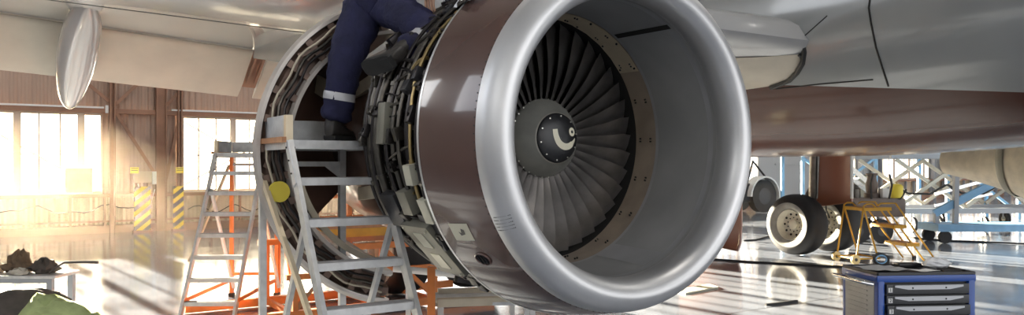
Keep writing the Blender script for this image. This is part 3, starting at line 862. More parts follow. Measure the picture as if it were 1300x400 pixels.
# hazard boards, signs at the bay column
cS = 4.6+.23-PER
for x, w, nm in ((cS+.92,.36,'black and yellow striped guard board at foot of wall column, left of the two'),(cS+1.80,.22,'black and yellow striped guard board at foot of wall column, right of the two')):
    t = thing('hazard_guard', nm, 'guard', W3(x,.40), WR, 'striped column guards')
    mb = MB(); mb.box((0,0,.62),(w,.05,1.15)); mb.box((-w/2,.03,.6),(.03,.08,1.2)); mb.box((w/2,.03,.6),(.03,.08,1.2)); mb.build('board','stripe',t)
    mb = MB(); mb.box((0,.02,.03),(w+.1,.2,.06)); mb.build('foot','steel',t)
for x, l in ((cS+.75,'yellow notice plate on the wall left of the wide column'),(cS+1.86,'yellow notice plate on the wall right of the wide column')):
    mb = MB(); mb.box((0,0,0),(.20,.02,.16),bev=.004); mb.m = 1; mb.box((0,-.012,.05),(.16,.004,.015)); mb.box((0,-.012,.0),(.16,.004,.015))
    o = mb.build('notice_plate',['signyellow','black'],loc=W3(x,.24,1.62),rotz=WR); tag(o,l,'sign','wall notice plates')
t = thing('wall_box', 'brown and white electric box on wall between the two striped guards', 'box', W3(cS+1.05,.12,1.42), WR)
mb = MB(); mb.box((-.1,0,.02),(.46,.16,.30),bev=.01); mb.build('body','steelp',t); mb = MB(); mb.box((.20,-.03,.0),(.12,.08,.34),bev=.01); mb.build('socket','white',t)
mb = MB(); mb.tube([(-.2,0,-.15),(-.15,-.05,-.5),(.1,-.05,-.7),(.2,-.05,-.3)],.012,6); mb.build('cord','white',t,50)
t = thing('wall_cabinet', 'cream cabinet standing in front of the left window', 'cabinet', W3(-2.28,.22,1.02), WR)
mb = MB(); mb.box((.05,0,.35),(.62,.2,.66),bev=.01); mb.build('body','white',t); mb = MB(); mb.box((.05,-.11,.35),(.58,.015,.6)); mb.build('door','ragpale',t)
mb = MB(); mb.tube([(x*.2-5.5,-.0,.62+.09*sin(x*.7)+.05*sin(x*1.7)) for x in range(26)],.014,6); o = wobj(mb,'wall_cable','cable',smooth=50); tag(o,'dark cable looping along the low cream panels under the left window','cable')
o.location = WW(0,.06,0)
mb = MB(); mb.tube([(.4+x*.14,-.0,.55+.10*sin(x*.9)) for x in range(20)],.012,6); o = wobj(mb,'wall_cable','cable',smooth=50); tag(o,'dark cable looping along the low cream panels under the second window','cable')
o.location = WW(0,.06,0)
mb = MB(); mb.tube([W(*L(x,y).xy,z) if 0 else Vector((x,y,z)) for x,y,z in [(ray(a,b,1750/(b-YH)).x, 1750/(b-YH), .012) for a,b in ((880,328),(950,333),(1020,337),(1075,340),(1110,341.5))]],.016,6); o = mb.build('floor_cable','cable',smooth=50); tag(o,'black cable lying across floor between engine and blue tool cabinet','cable')
mb = MB(); mb.tube([Vector((ray(a,b,1750/(b-YH)).x, 1750/(b-YH), .014)) for a,b in ((1140,297),(1165,303),(1200,306),(1250,308),(1320,311))],.018,6); o = mb.build('floor_cable','cable',smooth=50); tag(o,'black cable on the floor running right from the yellow rolling steps','cable')
mb = MB(); mb.tube([Vector((ray(a,b,1750/(b-YH)).x, 1750/(b-YH), .012)) for a,b in ((945,306),(960,305),(974,301),(985,300))],.018,6); o = mb.build('floor_cable','cable',smooth=50); tag(o,'short black cable on the floor running to the large tyre','cable')
for a, l in (((858,378,905,362), 'pale cloth strip lying flat on floor just right of the engine bottom'),):
    p = [Vector((ray(x,y,1750/(y-YH)).x, 1750/(y-YH), 0)) for x, y in ((856,370),(900,362),(912,366),(870,374))]
    mb = MB(); mb.prism([q+Vector((0,0,.002)) for q in p], (0,0,.02)); o = mb.build('floor_mat','boxpale',smooth=0); tag(o,'pale mat lying flat on the floor just right of the engine bottom','mat')
p = [ray(972,388,1750/(388-YH)), ray(1012,383,1750/(383-YH))]
mb = MB(); mb.bar((p[0].x,p[0].y,.012),(p[1].x,p[1].y,.012),.03,.02); o = mb.build('metal_rod','rubber'); tag(o,'thin dark rod lying on the sunlit floor between engine and tool cabinet','rod')

# hangar lamps
for i in range(4):
    for j in range(2):
        s, n = 2+i*9.0, 9+j*11.
        p = WW(s, n, 13.2)
        t = thing('ceiling_lamp', 'ceiling lamp high above the aircraft', 'lamp', p, WR, 'hangar ceiling lamps')
        mb = MB(); mb.lathe([(0,.02),(.1,.1),(.25,.32)],n=20,cx=0,cz=0); o = mb.build('shade','steelp',t,40); o.rotation_euler = (-pi/2,0,0)
        mb = MB(); mb.tube([(0,0,0),(0,0,.8)],.012,6); mb.build('rod','steelp',t)
        la = bpy.data.lights.new('ceiling_lamp_light','AREA'); la.shape = 'DISK'; la.size = .6; la.energy = 260; la.color = (1,.95,.88)
        lo = bpy.data.objects.new('ceiling_lamp_light', la); COL.objects.link(lo); lo.location = (0,0,-.3); lo.parent = t

# ================================================================== PLATFORM LADDERS
def platform_ladder(label, loc, rz, wid=.57, dep=.62, orange=False):
    t = thing('platform_ladder', label, 'ladder', loc, rz, 'wheeled platform ladders')
    # local: x right, y back; front top corner at y=0; platform z 1.91
    Z = 1.91; x0, x1 = 0, wid; stepz = .245; q = .15
    leg = 'orange' if orange else 'alu'
    slope = q/stepz
    for x in (x0, x1):
        mb = MB(); mb.bar((x, .0, Z-.02), (x, -slope*(Z-.02), .0), .028, .075, up=(0,0,1))
        mb.m = 1; mb.bar((x-.017 if x == x0 else x+.017, -.01, Z-.02), (x-.017 if x == x0 else x+.017, -slope*.26-.01, Z-.28), .012, .055)
        for k in range(3): mb.m = 2; mb.tube([(x-.03,-.02-slope*.08*k,Z-.05-.08*k),(x+.03,-.02-slope*.08*k,Z-.05-.08*k)],.006,6)
        mb.m = 3; mb.box((x,-slope*Z+.01,.02),(.05,.09,.05))
        mb.build('stile', ['alu','alupale','black','rubber'], t)
    k = 1
    while Z-stepz*k > .1:
        z = Z-stepz*k; y = -q*k
        mb = MB(); mb.box(((x0+x1)/2, y+.045, z), (wid-.02, .10, .012)); mb.m = 1; mb.box(((x0+x1)/2, y-.005, z-.015), (wid-.02, .012, .045)); mb.box(((x0+x1)/2, y+.095, z-.012), (wid-.02, .008, .03))
        for j in range(4): mb.m = 0; mb.box(((x0+x1)/2, y+.015+j*.024, z+.008), (wid-.03, .008, .006))
        mb.build('step', ['aludark','alu'], t); k += 1
    mb = MB(); mb.box(((x0+x1)/2, dep/2, Z-.012), (wid+.04, dep, .024)); mb.m = 1
    mb.box(((x0+x1)/2, -.005, Z-.03), (wid+.06, .02, .055)); mb.box(((x0+x1)/2, dep, Z-.03), (wid+.06, .02, .055)); mb.box((x1+.02, dep/2, Z-.03), (.02, dep, .055)); mb.box((x0-.02, dep/2, Z-.035), (.02, dep, .05))
    mb.build('platform', ['aludark','alu'], t)
    mb = MB(); mb.bar((x0-.04, -.02, Z+.0), (x0-.04, dep+.02, Z+.0), .03, .035); mb.build('edge_strip', 'wood', t)
    mb = MB(); mb.box((x0-.012, dep/2, Z+.085), (.012, dep-.02, .14)); mb.build('toe_board', 'alupale', t)
    mb = MB(); mb.box(((x0+x1)/2, dep-.01, Z+.085), (wid, .012, .14)); mb.build('toe_board', 'alu', t)
    mb = MB(); mb.box((x0-.0, .02, Z+.075), (.045, .045, .16)); mb.build('corner_post', 'ringpale', t)
    mb = MB(); mb.box((x1, .02, Z+.06), (.05, .05, .14)); mb.build('corner_post', 'alu', t)
    for x in (x0, x1):
        mb = MB(); mb.bar((x, dep-.03, Z-.02), (x, dep-.03, 0), .045, .045, up=(0,1,0)); mb.m = 1; mb.box((x,dep-.03,.02),(.07,.07,.05)); mb.build('rear_leg', [leg,'rubber'], t)
        yb = -slope*(Z-1.45)
        mb = MB(); mb.bar((x+.03, yb+.03, 1.45), (x+.03, dep-.04, .12), .03, .045); mb.build('brace', 'alu', t)
    mb = MB(); mb.bar((x0-.03, dep-.05, 1.74), (x0-.03, -slope*1.3, .62), .025, .045); mb.build('brace', 'ringpale', t)
    mb = MB(); mb.bar((x0, dep-.03, 1.76), (x1, dep-.03, 1.76), .03, .035); mb.prism([(x1-.13,dep-.03,1.745),(x1-.02,dep-.03,1.745),(x1-.02,dep-.03,1.66)],(0,.008,0)); mb.build('crossbar', 'alu', t)
    mb = MB(); mb.bar((x0, dep-.03, .30), (x1, dep-.03, .30), .03, .04); mb.build('crossbar', leg, t)
    for x in (x0, x1):
        mb = MB(); mb.bar((x, dep-.03, .22), (x, -slope*(Z-.22), .22), .03, .045); mb.build('base_rail', leg, t)
    return t
platform_ladder('large aluminium platform ladder with the worker standing on top', (-1.385, 4.90, 0), TH)
platform_ladder('platform ladder with orange legs standing behind near left window', (-3.74, 9.95, 0), .02, wid=.60, dep=.62, orange=True)

# ================================================================== ORANGE TRESTLE & UNDER-ENGINE EQUIPMENT
t = thing('support_trestle', 'low orange steel trestle carrying a yellow box, seen through the big ladder', 'trestle', (-2.62, 9.1, 0), TH)
def A(mbn, pts, m, w=.06, nm='beam'):
    mb = MB(); mb.bar(pts[0], pts[1], w, w); return mb.build(nm, m, t)
A(None, ((-.95,-.35,.08),(2.6,-.35,.08)), 'orange', .09, 'base_beam'); A(None, ((-.95,.75,.08),(2.6,.75,.08)), 'orange', .09, 'base_beam')
for x in (0, 1.05, 1.75):
    A(None, ((x,-.35,.1),(x,-.35,.82)), 'orange', .06, 'upright'); A(None, ((x,.75,.1),(x,.75,.82)), 'orange', .06, 'upright')
    A(None, ((x,-.35,.08),(x,.75,.08)), 'orange', .06, 'base_beam')
A(None, ((-.1,-.35,.5),(1.8,-.35,.5)), 'orange', .06, 'cross_rail'); A(None, ((-.1,-.35,.80),(1.85,-.35,.80)), 'orange', .07, 'cross_rail'); A(None, ((-.1,.75,.80),(1.85,.75,.80)), 'orange', .07, 'cross_rail')
A(None, ((0,-.35,.12),(.55,-.35,.78)), 'wood', .045, 'brace'); A(None, ((1.05,-.35,.78),(1.75,-.35,.12)), 'orange', .05, 'brace')
t2 = thing('storage_box', 'yellow and brown open box resting on the orange trestle', 'box', tuple(Vector((-2.62,9.1,0))+Vector((UX*.95-UY*.2, UY*.95+UX*.2, .84))), TH)
mb = MB(); mb.box((0,0,.02),(1.6,.75,.04)); mb.box((0,-.37,.13),(1.6,.03,.20)); mb.box((0,.37,.13),(1.6,.03,.20)); mb.box((-.79,0,.13),(.03,.75,.20)); mb.box((.79,0,.13),(.03,.75,.20)); mb.build('body','wood',t2)
mb = MB(); mb.box((0,-.39,.11),(1.45,.012,.10)); mb.build('yellow_band','ladyellow',t2)
mb = MB(); mb.bar((-.8,-.38,.25),(.8,-.38,.25),.05,.035); mb.bar((-.8,.38,.25),(.8,.38,.25),.05,.035); mb.build('rim','orange',t2)
# tall orange posts frame (hoist frame) behind ladder
t = thing('hoist_frame', 'tall slim orange steel frame standing behind the big ladder', 'frame', tuple(ray(372,384,10.0).xy)+(0,), TH)
mb = MB(); mb.bar((0,0,.0),(0,0,1.35),.06,.06,up=(0,1,0)); mb.build('post','orange',t)
mb = MB(); mb.bar((.75,0,.0),(.75,0,1.35),.06,.06,up=(0,1,0)); mb.build('post','orange',t)
mb = MB(); mb.bar((-.05,0,1.35),(.8,0,1.35),.06,.06); mb.build('top_rail','orange',t)
mb = MB(); mb.bar((-1.3,0,.06),(.9,0,.06),.09,.1); mb.build('base_rail','orange',t)
mb = MB(); mb.bar((.02,.03,.1),(.02,.7,1.3),.05,.05); mb.bar((.02,.7,0),(.02,.7,1.35),.05,.05); mb.build('side_frame','orange',t)
# single orange post and grey work stand under the engine
p = ray(538,410,6.4)
t = thing('engine_stand', 'low steel work stand with an orange post under the engine', 'stand', (p.x, 7.0, 0), TH-.5)
mb = MB(); mb.bar((0,0,0),(0,0,.85),.07,.07,up=(0,1,0)); mb.build('post','orange',t)
mb = MB(); mb.bar((.05,.05,.52),(.95,.15,.52),.09,.07); mb.bar((.05,.6,.52),(.95,.7,.52),.09,.07); mb.build('rail','ductpale',t)
mb = MB(); mb.box((.5,.36,.50),(.95,.6,.03)); mb.build('shelf','alupale',t)
for x, y in ((.08,.08),(.92,.16),(.08,.6),(.92,.7)): mb = MB(); mb.bar((x,y,0),(x,y,.5),.05,.05,up=(0,1,0)); mb.build('leg','alu',t)
mb = MB(); mb.tube([(-.4,.9,.72),(.1,.95,.66),(.9,1.0,.55)],.035,10); mb.build('tube','white',t,50)
mb = MB(); mb.bar((-.25,.9,0),(-.25,.9,.72),.05,.05,up=(0,1,0)); mb.build('leg','alu',t)
mb = MB(); mb.bar((.8,1.0,0),(.8,1.0,.56),.05,.05,up=(0,1,0)); mb.build('leg','alu',t)

# ================================================================== PERSON
def skin(name, verts, edges, radii, m, parent=None, sub=2, flat=None, root=0):
    me = bpy.data.meshes.new(name); me.from_pydata([Vector(v) for v in verts], edges, []); me.materials.append(M[m])
    o = bpy.data.objects.new(name, me); COL.objects.link(o)
    if parent is not None: o.parent = parent
    sk_ = o.modifiers.new('skin','SKIN'); sk_.use_smooth_shade = True
    me.skin_vertices.new() if hasattr(me.skin_vertices,'new') and not me.skin_vertices else None
    for i, r in enumerate(radii):
        rr_ = r if isinstance(r,(tuple,list)) else (r,r)
        me.skin_vertices[0].data[i].radius = rr_
    me.skin_vertices[0].data[root].use_root = True
    sb = o.modifiers.new('sub','SUBSURF'); sb.levels = sub; sb.render_levels = sub
    return o
import bpy as _b
def bake(o):
    dg = bpy.context.evaluated_depsgraph_get(); ev = o.evaluated_get(dg); me = bpy.data.meshes.new_from_object(ev); o.modifiers.clear(); 
    mts = [m for m in o.data.materials]; o.data = me
    if not me.materials:
        for m in mts: me.materials.append(m)
    me.polygons.foreach_set('use_smooth',[True]*len(me.polygons)); return o
PB = Vector((-1.2,5.4,1.91))
P = thing('person', 'worker in navy coveralls with silver leg bands climbing on the open engine', 'person', PB, 0)
def R_(x,y,z): return Vector((x,y,z))-PB
J = dict(
 pel=(-.94,5.46,2.90), la=(-1.205,5.38,2.03), lk=(-1.135,5.36,2.46), lh=(-1.03,5.44,2.84), rh=(-.86,5.40,2.86),
 rk=(-.49,5.02,2.56), ra=(-.72,4.80,2.42), rt=(-.84,4.76,2.33), lt=(-1.15,5.53,1.965),
 waist=(-.85,5.48,3.06), chest=(-.66,5.50,3.27), neck=(-.52,5.46,3.44), head=(-.44,5.40,3.56),
 rs=(-.50,5.30,3.33), re=(-.40,5.12,3.10), rw=(-.56,5.13,2.93), ls=(-.66,5.66,3.38), le=(-.42,5.62,3.18), lw=(-.30,5.42,3.02))
J = {k: R_(*v) for k, v in J.items()}
def mid(a,b,f=.5): return J[a]*(1-f)+J[b]*f
# body (skin) – one surface
V = [J['pel'],J['waist'],J['chest'],J['neck'],J['head'],J['lh'],J['lk'],J['la'],J['rh'],J['rk'],J['ra'],J['rs'],J['re'],J['rw'],J['ls'],J['le'],J['lw']]
E_ = [(0,1),(1,2),(2,3),(3,4),(0,5),(5,6),(6,7),(0,8),(8,9),(9,10),(2,11),(11,12),(12,13),(2,14),(14,15),(15,16)]
Rr = [.11,.10,.12,.055,.06,.075,.05,.035,.075,.05,.035,.05,.038,.028,.05,.038,.028]
def hand(w, d, side):
    # palm and five fingers along d
    d = d.normalized(); up = Vector((0,0,1)); sx = d.cross(up).normalized()*side; nrm = sx.cross(d).normalized()
    b = len(V); V.append(w+d*.045); Rr.append((.020,.030)); E_.append((13 if side > 0 else 16, b))
    V.append(w+d*.08); Rr.append((.018,.034)); E_.append((b,b+1)); root = b+1
    for i, (o_, ln) in enumerate(((-.030,.070),(-.010,.080),(.011,.075),(.031,.060))):
        p0 = w+d*.10+sx*o_; k0 = len(V); V.append(p0); Rr.append(.010); E_.append((root,k0))
        V.append(p0+d*ln*.5-nrm*side*.012-up*.01); Rr.append(.0085); E_.append((k0,k0+1))
        V.append(p0+d*ln*.8-up*.04); Rr.append(.0075); E_.append((k0+1,k0+2))
    k0 = len(V); V.append(w+d*.05-sx*.042); Rr.append(.011); E_.append((b,k0)); V.append(w+d*.085-sx*.062-up*.015); Rr.append(.009); E_.append((k0,k0+1))
hand(J['rw'], Vector((-.03,.02,-.10))+Vector((.05,.02,0)), 1); hand(J['lw'], Vector((.08,-.10,-.09)), -1)
body = bake(skin('body', V, E_, Rr, 'skin', P))
# head
def headmesh():
    mb = MB(); n = 24; rows = []
    for i in range(19):
        th = pi*i/18; row = []
        for k in range(n):
            ph = 2*pi*k/n; x = sin(th)*cos(ph); y = sin(th)*sin(ph); z = cos(th)
            rx, ry, rz = .076, .096, .118
            if z < 0: rx *= 1-.28*(-z); ry *= 1-.12*(-z)
            p = Vector((x*rx, y*ry, z*rz))
            if y < -.3:   # face towards -y
                f = (-y-.3)/.7
                if abs(x) < .22 and -.45 < z < .12: p.y -= .022*f*(1-abs(x)/.22)*(1-abs(z+.25)/.40)   # nose
                if .12 < abs(x) < .55 and -.02 < z < .25: p.y += .010*f
                if z < -.75: p.y -= .008*f
            row.append(p)
        rows.append(row)
    mb.grid(rows, closed=True)
    for s_ in (-1,1): mb.sphere((s_*.078,.005,-.005), .03, 10, (.35,.7,1.1))
    mb.m = 1
    for s_ in (-1,1): mb.sphere((s_*.030,-.080,.012), .011, 8)
    mb.m = 2; mb.box((0,-.086,-.058),(.045,.012,.010),bev=.003)
    return mb
hd = headmesh().build('head',['skin','white','red'],P,60); hd.location = J['head']+Vector((.02,-.01,.04)); hd.rotation_euler = (radians(35),radians(10),radians(35))
mb = MB(); rows = []
for i in range(10):
    th = pi*.58*i/9; rows.append([Vector((.084*sin(th)*cos(2*pi*k/24), .103*sin(th)*sin(2*pi*k/24)+.006*(1), .124*cos(th)+.004+(.03*max(0,-sin(2*pi*k/24)))*(i > 7))) for k in range(24)])
mb.grid(rows, closed=True); hr = mb.build('hair','hair',P,60); hr.location = hd.location; hr.rotation_euler = hd.rotation_euler
# coveralls
CV = [J['pel'],J['waist'],J['chest'],mid('chest','neck',.7),
      J['lh']-Vector((0,0,.02)), mid('lh','lk',.45), J['lk'], mid('lk','la',.45), mid('lk','la',.82), mid('lk','la',.98),
      J['rh']-Vector((0,0,.02)), mid('rh','rk',.5)+Vector((0,0,.015)), J['rk'], mid('rk','ra',.45), mid('rk','ra',.88),
      J['rs'],mid('rs','re'),J['re'],mid('re','rw',.5),mid('re','rw',.95), J['ls'],mid('ls','le'),J['le'],mid('le','lw',.5),mid('le','lw',.95)]
CE = [(0,1),(1,2),(2,3),(0,4),(4,5),(5,6),(6,7),(7,8),(8,9),(0,10),(10,11),(11,12),(12,13),(13,14),(2,15),(15,16),(16,17),(17,18),(18,19),(2,20),(20,21),(21,22),(22,23),(23,24)]
CR = [(.19,.16),(.165,.145),(.18,.15),(.08,.08),.155,.148,.125,.118,.115,.112,.150,.138,.115,.105,.095,.085,.068,.060,.055,.045,.085,.068,.060,.055,.045]
cvr = bake(skin('coveralls', CV, CE, CR, 'navy', P)); 
# cloth folds
for v in cvr.data.vertices:
    p = v.co; w = .006*sin(p.z*47+p.x*19)+.005*sin(p.z*23-p.x*61+p.y*35)+.003*sin(p.x*90+p.z*70)
    v.co = p+v.normal*w
def band(a, b, f0, f1, r0, r1, name='reflective_band'):
    # a short sleeve round a limb, following the cloth
    mb = MB(); A_, B_ = mid(a,b,f0), mid(a,b,f1); ax = (B_-A_).normalized(); x = ax.cross(Vector((0,1,0))).normalized(); y = ax.cross(x)
    bv = BVHTree.FromPolygons([v.co.copy() for v in cvr.data.vertices],[tuple(p.vertices) for p in cvr.data.polygons])
    rows = []
    for i in range(5):
        c = A_.lerp(B_, i/4); row = []
        for k in range(28):
            d = x*cos(2*pi*k/28)+y*sin(2*pi*k/28)
            h = bv.ray_cast(c, d, .25); r = (h[3] if h[0] is not None else r0)
            row.append(c+d*(min(r, r0*1.5)+.004))
        rows.append(row)
    mb.grid(rows, closed=True); return mb.build(name,'reflect',P,70)
band('lk','la',.50,.62,.095,.095); band('rk','ra',.32,.48,.09,.09)
# boots
def boot(ank, toe, upv, name='boot'):
    d = (toe-ank); f = Vector(d); upv = Vector(upv).normalized(); f = (f-upv*f.dot(upv)).normalized(); sx = f.cross(upv)
    base = ank-upv*.105
    mb = MB()
    # rows from heel to toe
    prof = [(-.085,.030,.09),(-.075,.040,.15),(-.03,.046,.165),(.02,.046,.15),(.06,.045,.105),(.11,.050,.080),(.155,.050,.070),(.19,.038,.050),(.205,.015,.03)]
    rows = []
    for y, w, h in prof:
        row = []
        for k in range(16):
            a = 2*pi*k/16; cx_ = cos(a); sz = sin(a)
            xx = w*(abs(cx_)**.7)*(1 if cx_ >= 0 else -1); zz = .02+(h-.02)*(.5+.5*(abs(sz)**.8)*(1 if sz >= 0 else -1))
            row.append(base+f*y+sx*xx+upv*zz)
        rows.append(row)
    mb.grid(rows, closed=True); mb.add(rows[0],[tuple(range(16))]); mb.add(rows[-1],[tuple(range(16))])
    mb.tube([base+upv*.10-f*.015, base+upv*.17-f*.02, base+upv*.23-f*.02], [.048,.050,.052], 16)
    b_ = mb.build(name,'boot',P,70)
    mb = MB(); o_ = [base+f*y+sx*(w+.006) for y,w,h in prof]+[base+f*y-sx*(w+.006) for y,w,h in prof[::-1]]; mb.prism(o_, upv*.026); 
    mb.box(base-f*.05+upv*.0-upv*.004,(.07,.07,.02),Matrix((sx,f,upv)).transposed()); mb.build('sole','sole',b_)
    mb = MB()
    for k in range(4): q = base+f*(.035+.022*k)+upv*(.145-.017*k); mb.tube([q-sx*.025,q+upv*.006,q+sx*.025],.004,5)
    mb.build('lace','black',b_); return b_
boot(J['la'], J['lt'], (0,0,1))
boot(J['ra'], J['rt'], (J['rk']-J['ra'])+Vector((.05,.1,.18)))

# crumpled silver sheet tucked on the cowl edge
mb = MB(); rows = []
for i in range(15):
    f = i/14; a = radians(112+26*f); row = []
    for k in range(7):
        g = .34+.20*k/6; row.append(ep(g, 1.075+.02*rr.random()+.015*sin(i*1.3+k), a)-Vector((0,0,0)))
    rows.append(row)
mb.grid(rows); o = mb.build('protective_sheet','plastic',norm=False,smooth=0,loc=(C0[0],C0[1],0),rotz=TH); tag(o,'crumpled silver plastic sheet draped over top edge of brown engine cowl','sheet')

# ================================================================== TOOL CABINET
yaw = .10
t = thing('tool_cabinet', 'blue roller tool cabinet with dark drawers in the right foreground', 'cabinet', (2.54,5.47,0), yaw)
w, d, h = .715, .46, .99
mb = MB(); mb.box((w/2,d/2,.08+(h-.12)/2),(w-.06,d-.04,h-.14)); mb.build('body','drawer',t)
for x in (.022, w-.022):
    mb = MB(); mb.box((x,.02,.52),(.05,.06,h-.12),bev=.012); mb.box((x,d-.02,.52),(.05,.06,h-.12),bev=.012); mb.build('corner_post','blue',t)
mb = MB(); mb.box((.0,d/2,.52),(.012,d-.08,h-.16)); 
for i in range(22): mb.box((-.008,d/2+.02,.18+i*.034),(.008,d-.2,.010))
mb.build('side_panel','sheet',t)
mb = MB(); mb.box((w,d/2,.52),(.012,d-.08,h-.16)); mb.build('side_panel','blue',t)
mb = MB(); mb.box((w/2,d/2,h-.03),(w+.02,d+.02,.05),bev=.01); mb.build('top_frame','blue',t)
mb = MB(); mb.box((w/2,d/2,h-.004),(w-.04,d-.03,.01)); mb.m = 0
mb.box((w/2,-.0,h+.004),(w+.0,.018,.018)); mb.box((w/2,d,h+.004),(w,.018,.018)); mb.box((0,d/2,h+.004),(.018,d,.018)); mb.box((w,d/2,h+.004),(.018,d,.018)); mb.build('top_tray','drawer',t)
mb = MB(); mb.tube([(-.02,.03,h-.07),(-.09,.03,h-.055),(-.09,d-.03,h-.055),(-.02,d-.03,h-.07)],.014,8); mb.build('push_handle','chrome',t,50)
zz = h-.062; n_ = 1
hs = [.078,.068,.078,.078,.10,.15,.15,.15]
for i, hh in enumerate(hs):
    z = zz-hh/2; out = .012 if i == 2 else 0
    mb = MB(); mb.box((w/2,-.012-out,z),(w-.105,.022,hh-.008),bev=.003); dr = mb.build('drawer','drawer',t)
    mb = MB(); za = z+hh/2-.010; x0_, x1_ = .105, w-.105
    mb.prism([(x0_,-.024-out,za),(x1_,-.024-out,za),(x1_,-.024-out,za-.012),(x1_-.10,-.024-out,za-.030),(x0_+.10,-.024-out,za-.030),(x0_,-.024-out,za-.012)],(0,-.012,0))
    mb.m = 1
    for x in (x0_+.13,x1_-.13): mb.tube([(x,-.036-out,za-.018),(x,-.039-out,za-.018)],.006,8)
    mb.build('drawer_handle',['handle','black'],dr)
    mb = MB(); mb.box((.078,-.0245-out,z-.004),(.030,.003,.032)); mb.build('number_plate','white',dr)
    fc = bpy.data.curves.new('digit','FONT'); fc.body = str(i+1); fc.size = .034; fc.extrude = .0006; fc.align_x = 'CENTER'; fc.align_y = 'CENTER'
    fo = bpy.data.objects.new('digit_tmp', fc); COL.objects.link(fo)
    dg = bpy.context.evaluated_depsgraph_get(); me = bpy.data.meshes.new_from_object(fo.evaluated_get(dg)); bpy.data.objects.remove(fo)
    me.materials.clear(); me.materials.append(M['black']); do = bpy.data.objects.new('drawer_number', me); COL.objects.link(do); do.parent = dr
    do.location = (.078,-.0270-out,z-.004); do.rotation_euler = (pi/2,0,0)
    zz -= hh
    if zz < .2: break
mb = MB()
for x in (.08,w-.08):
    for y in (.07,d-.07):
        mb = MB(); mb.tube([(x-.015,y,.05),(x+.015,y,.05)],.05,16); mb.box((x,y,.095),(.05,.06,.02)); mb.build('castor','rubber',t)
def onbox(x,y,z=0): return Vector((2.54+cos(yaw)*x-sin(yaw)*y, 5.47+sin(yaw)*x+cos(yaw)*y, h+.003+z))
mb = MB(); rows = [[Vector((x*.30-.15,y*.26-.13,.006+.012*rr.random())) for x in [k/6 for k in range(7)]] for y in [k/5 for k in range(6)]]; mb.grid(rows); o = mb.build('cleaning_cloth','sheet',norm=False,loc=onbox(.17,.24),rotz=.1); tag(o,'grey cloth spread over left half of the blue cabinet top','cloth')
t = thing('tape_roll', 'dark ring of coiled cable with pale blue edge standing on the blue cabinet', 'cable coil', onbox(.27,.41,.006), .2)
mb = MB(); mb.tube([(.06*cos(2*pi*k/24),.04*sin(2*pi*k/24)*.5,.045+.04*sin(2*pi*k/24)) for k in range(24)],.009,8,closed=True); mb.build('coil','rubber',t,60)
mb = MB(); mb.tube([(.045*cos(2*pi*k/24),.0,.045+.03*sin(2*pi*k/24)) for k in range(24)],.006,8,closed=True); mb.build('inner_coil','ltblue',t,60)
t.name = 'cable_coil'
mb = MB(); mb.box((0,0,.012),(.18,.10,.024),bev=.004); o = mb.build('tool_tray','black',loc=onbox(.46,.37,.004),rotz=.0); tag(o,'flat black tray at the back of the blue cabinet top','tray')
mb = MB(); n=14; rows=[]
for i in range(9):
    th=pi*i/8; rows.append([Vector((.085*sin(th)*cos(2*pi*k/n)*(1+.35*rr.random()),.06*sin(th)*sin(2*pi*k/n)*(1+.35*rr.random()),.032+.034*cos(th)*(1+.4*rr.random()))) for k in range(n)])
mb.grid(rows,closed=True); o = mb.build('crumpled_bag','plastic',smooth=0,loc=onbox(.58,.22,.012),rotz=0); tag(o,'crumpled clear plastic bag on right side of the blue cabinet top','bag')
mb = MB(); mb.grid([[Vector((x*.09,y*.07,.004+.01*rr.random())) for x in (-1,-.4,.3,1)] for y in (-1,-.2,.5,1)]); o = mb.build('paper_sheet','white',norm=False,loc=onbox(.40,.10),rotz=.3); tag(o,'white crumpled paper at front middle of the blue cabinet top','paper')
mb = MB(); mb.bar((-.07,0,.008),(.07,0,.008),.03,.012); mb.bar((.07,0,.008),(.10,.02,.008),.02,.01); o = mb.build('wrench','rubber',loc=onbox(.60,.09),rotz=.2); tag(o,'dark hand tool at front right of the blue cabinet top','tool')

# ================================================================== YELLOW ROLLING STEPS
bl = ray(1060,333,13.9); 
t = thing('rolling_steps', 'small yellow wheeled steps standing in front of the landing gear', 'steps', (6.08,13.95,0), .22)
Y = 'ladyellow'
# local x runs from the wheeled end (left) to the steps' foot (right); y depth
WD = .55
zt = .99
for y in (0, WD):
    mb = MB(); mb.tube([(.02,y,.09),(.17,y,zt+.04),(.23,y,zt+.07),(.34,y,zt+.07),(.42,y,zt-.0)], .016, 8); mb.build('front_leg', Y, t, 50)
    mb = MB(); mb.tube([(.17,y,zt),(.46,y,.10)], .016, 8); mb.build('rear_leg', Y, t, 50)
    mb = MB(); mb.tube([(.46,y,zt+.05),(.52,y,zt+.08),(.82,y,zt+.08),(1.66,y,.02)], .016, 8); mb.build('handrail', Y, t, 50)
    mb = MB(); mb.tube([(.62,y,zt),(1.42,y,.02)], .016, 8); mb.build('stringer', Y, t, 50)
    mb = MB(); mb.tube([(0,y-.025,.08),(0,y+.025,.08)],.085,20); mb.m = 1; mb.tube([(0,y-.03,.08),(0,y+.03,.08)],.03,12)
    mb.build('wheel', ['pipegold','black'], t, 40)
    mb = MB(); mb.tube([(0,y,.09),(.5,y,.09)],.014,8); mb.build('base_rail', Y, t, 50)
mb = MB(); mb.tube([(0,0,.09),(0,WD,.09)],.014,8); mb.tube([(.46,0,.1),(.46,WD,.1)],.014,8); mb.build('axle', Y, t, 50)
for x, z, nm in ((.44,zt,'platform'),(.90,.67,'step'),(1.17,.34,'step')):
    wd = .56 if nm == 'platform' else .26
    mb = MB(); mb.box((x,WD/2,z),(wd,WD+.03,.02)); mb.m = 1; mb.box((x,-.018,z-.02),(wd,.012,.06)); mb.box((x,WD+.018,z-.02),(wd,.012,.06)); mb.box((x+wd/2,WD/2,z-.02),(.012,WD,.06)); mb.box((x-wd/2,WD/2,z-.02),(.012,WD,.06)); mb.build(nm, ['wood',Y], t)
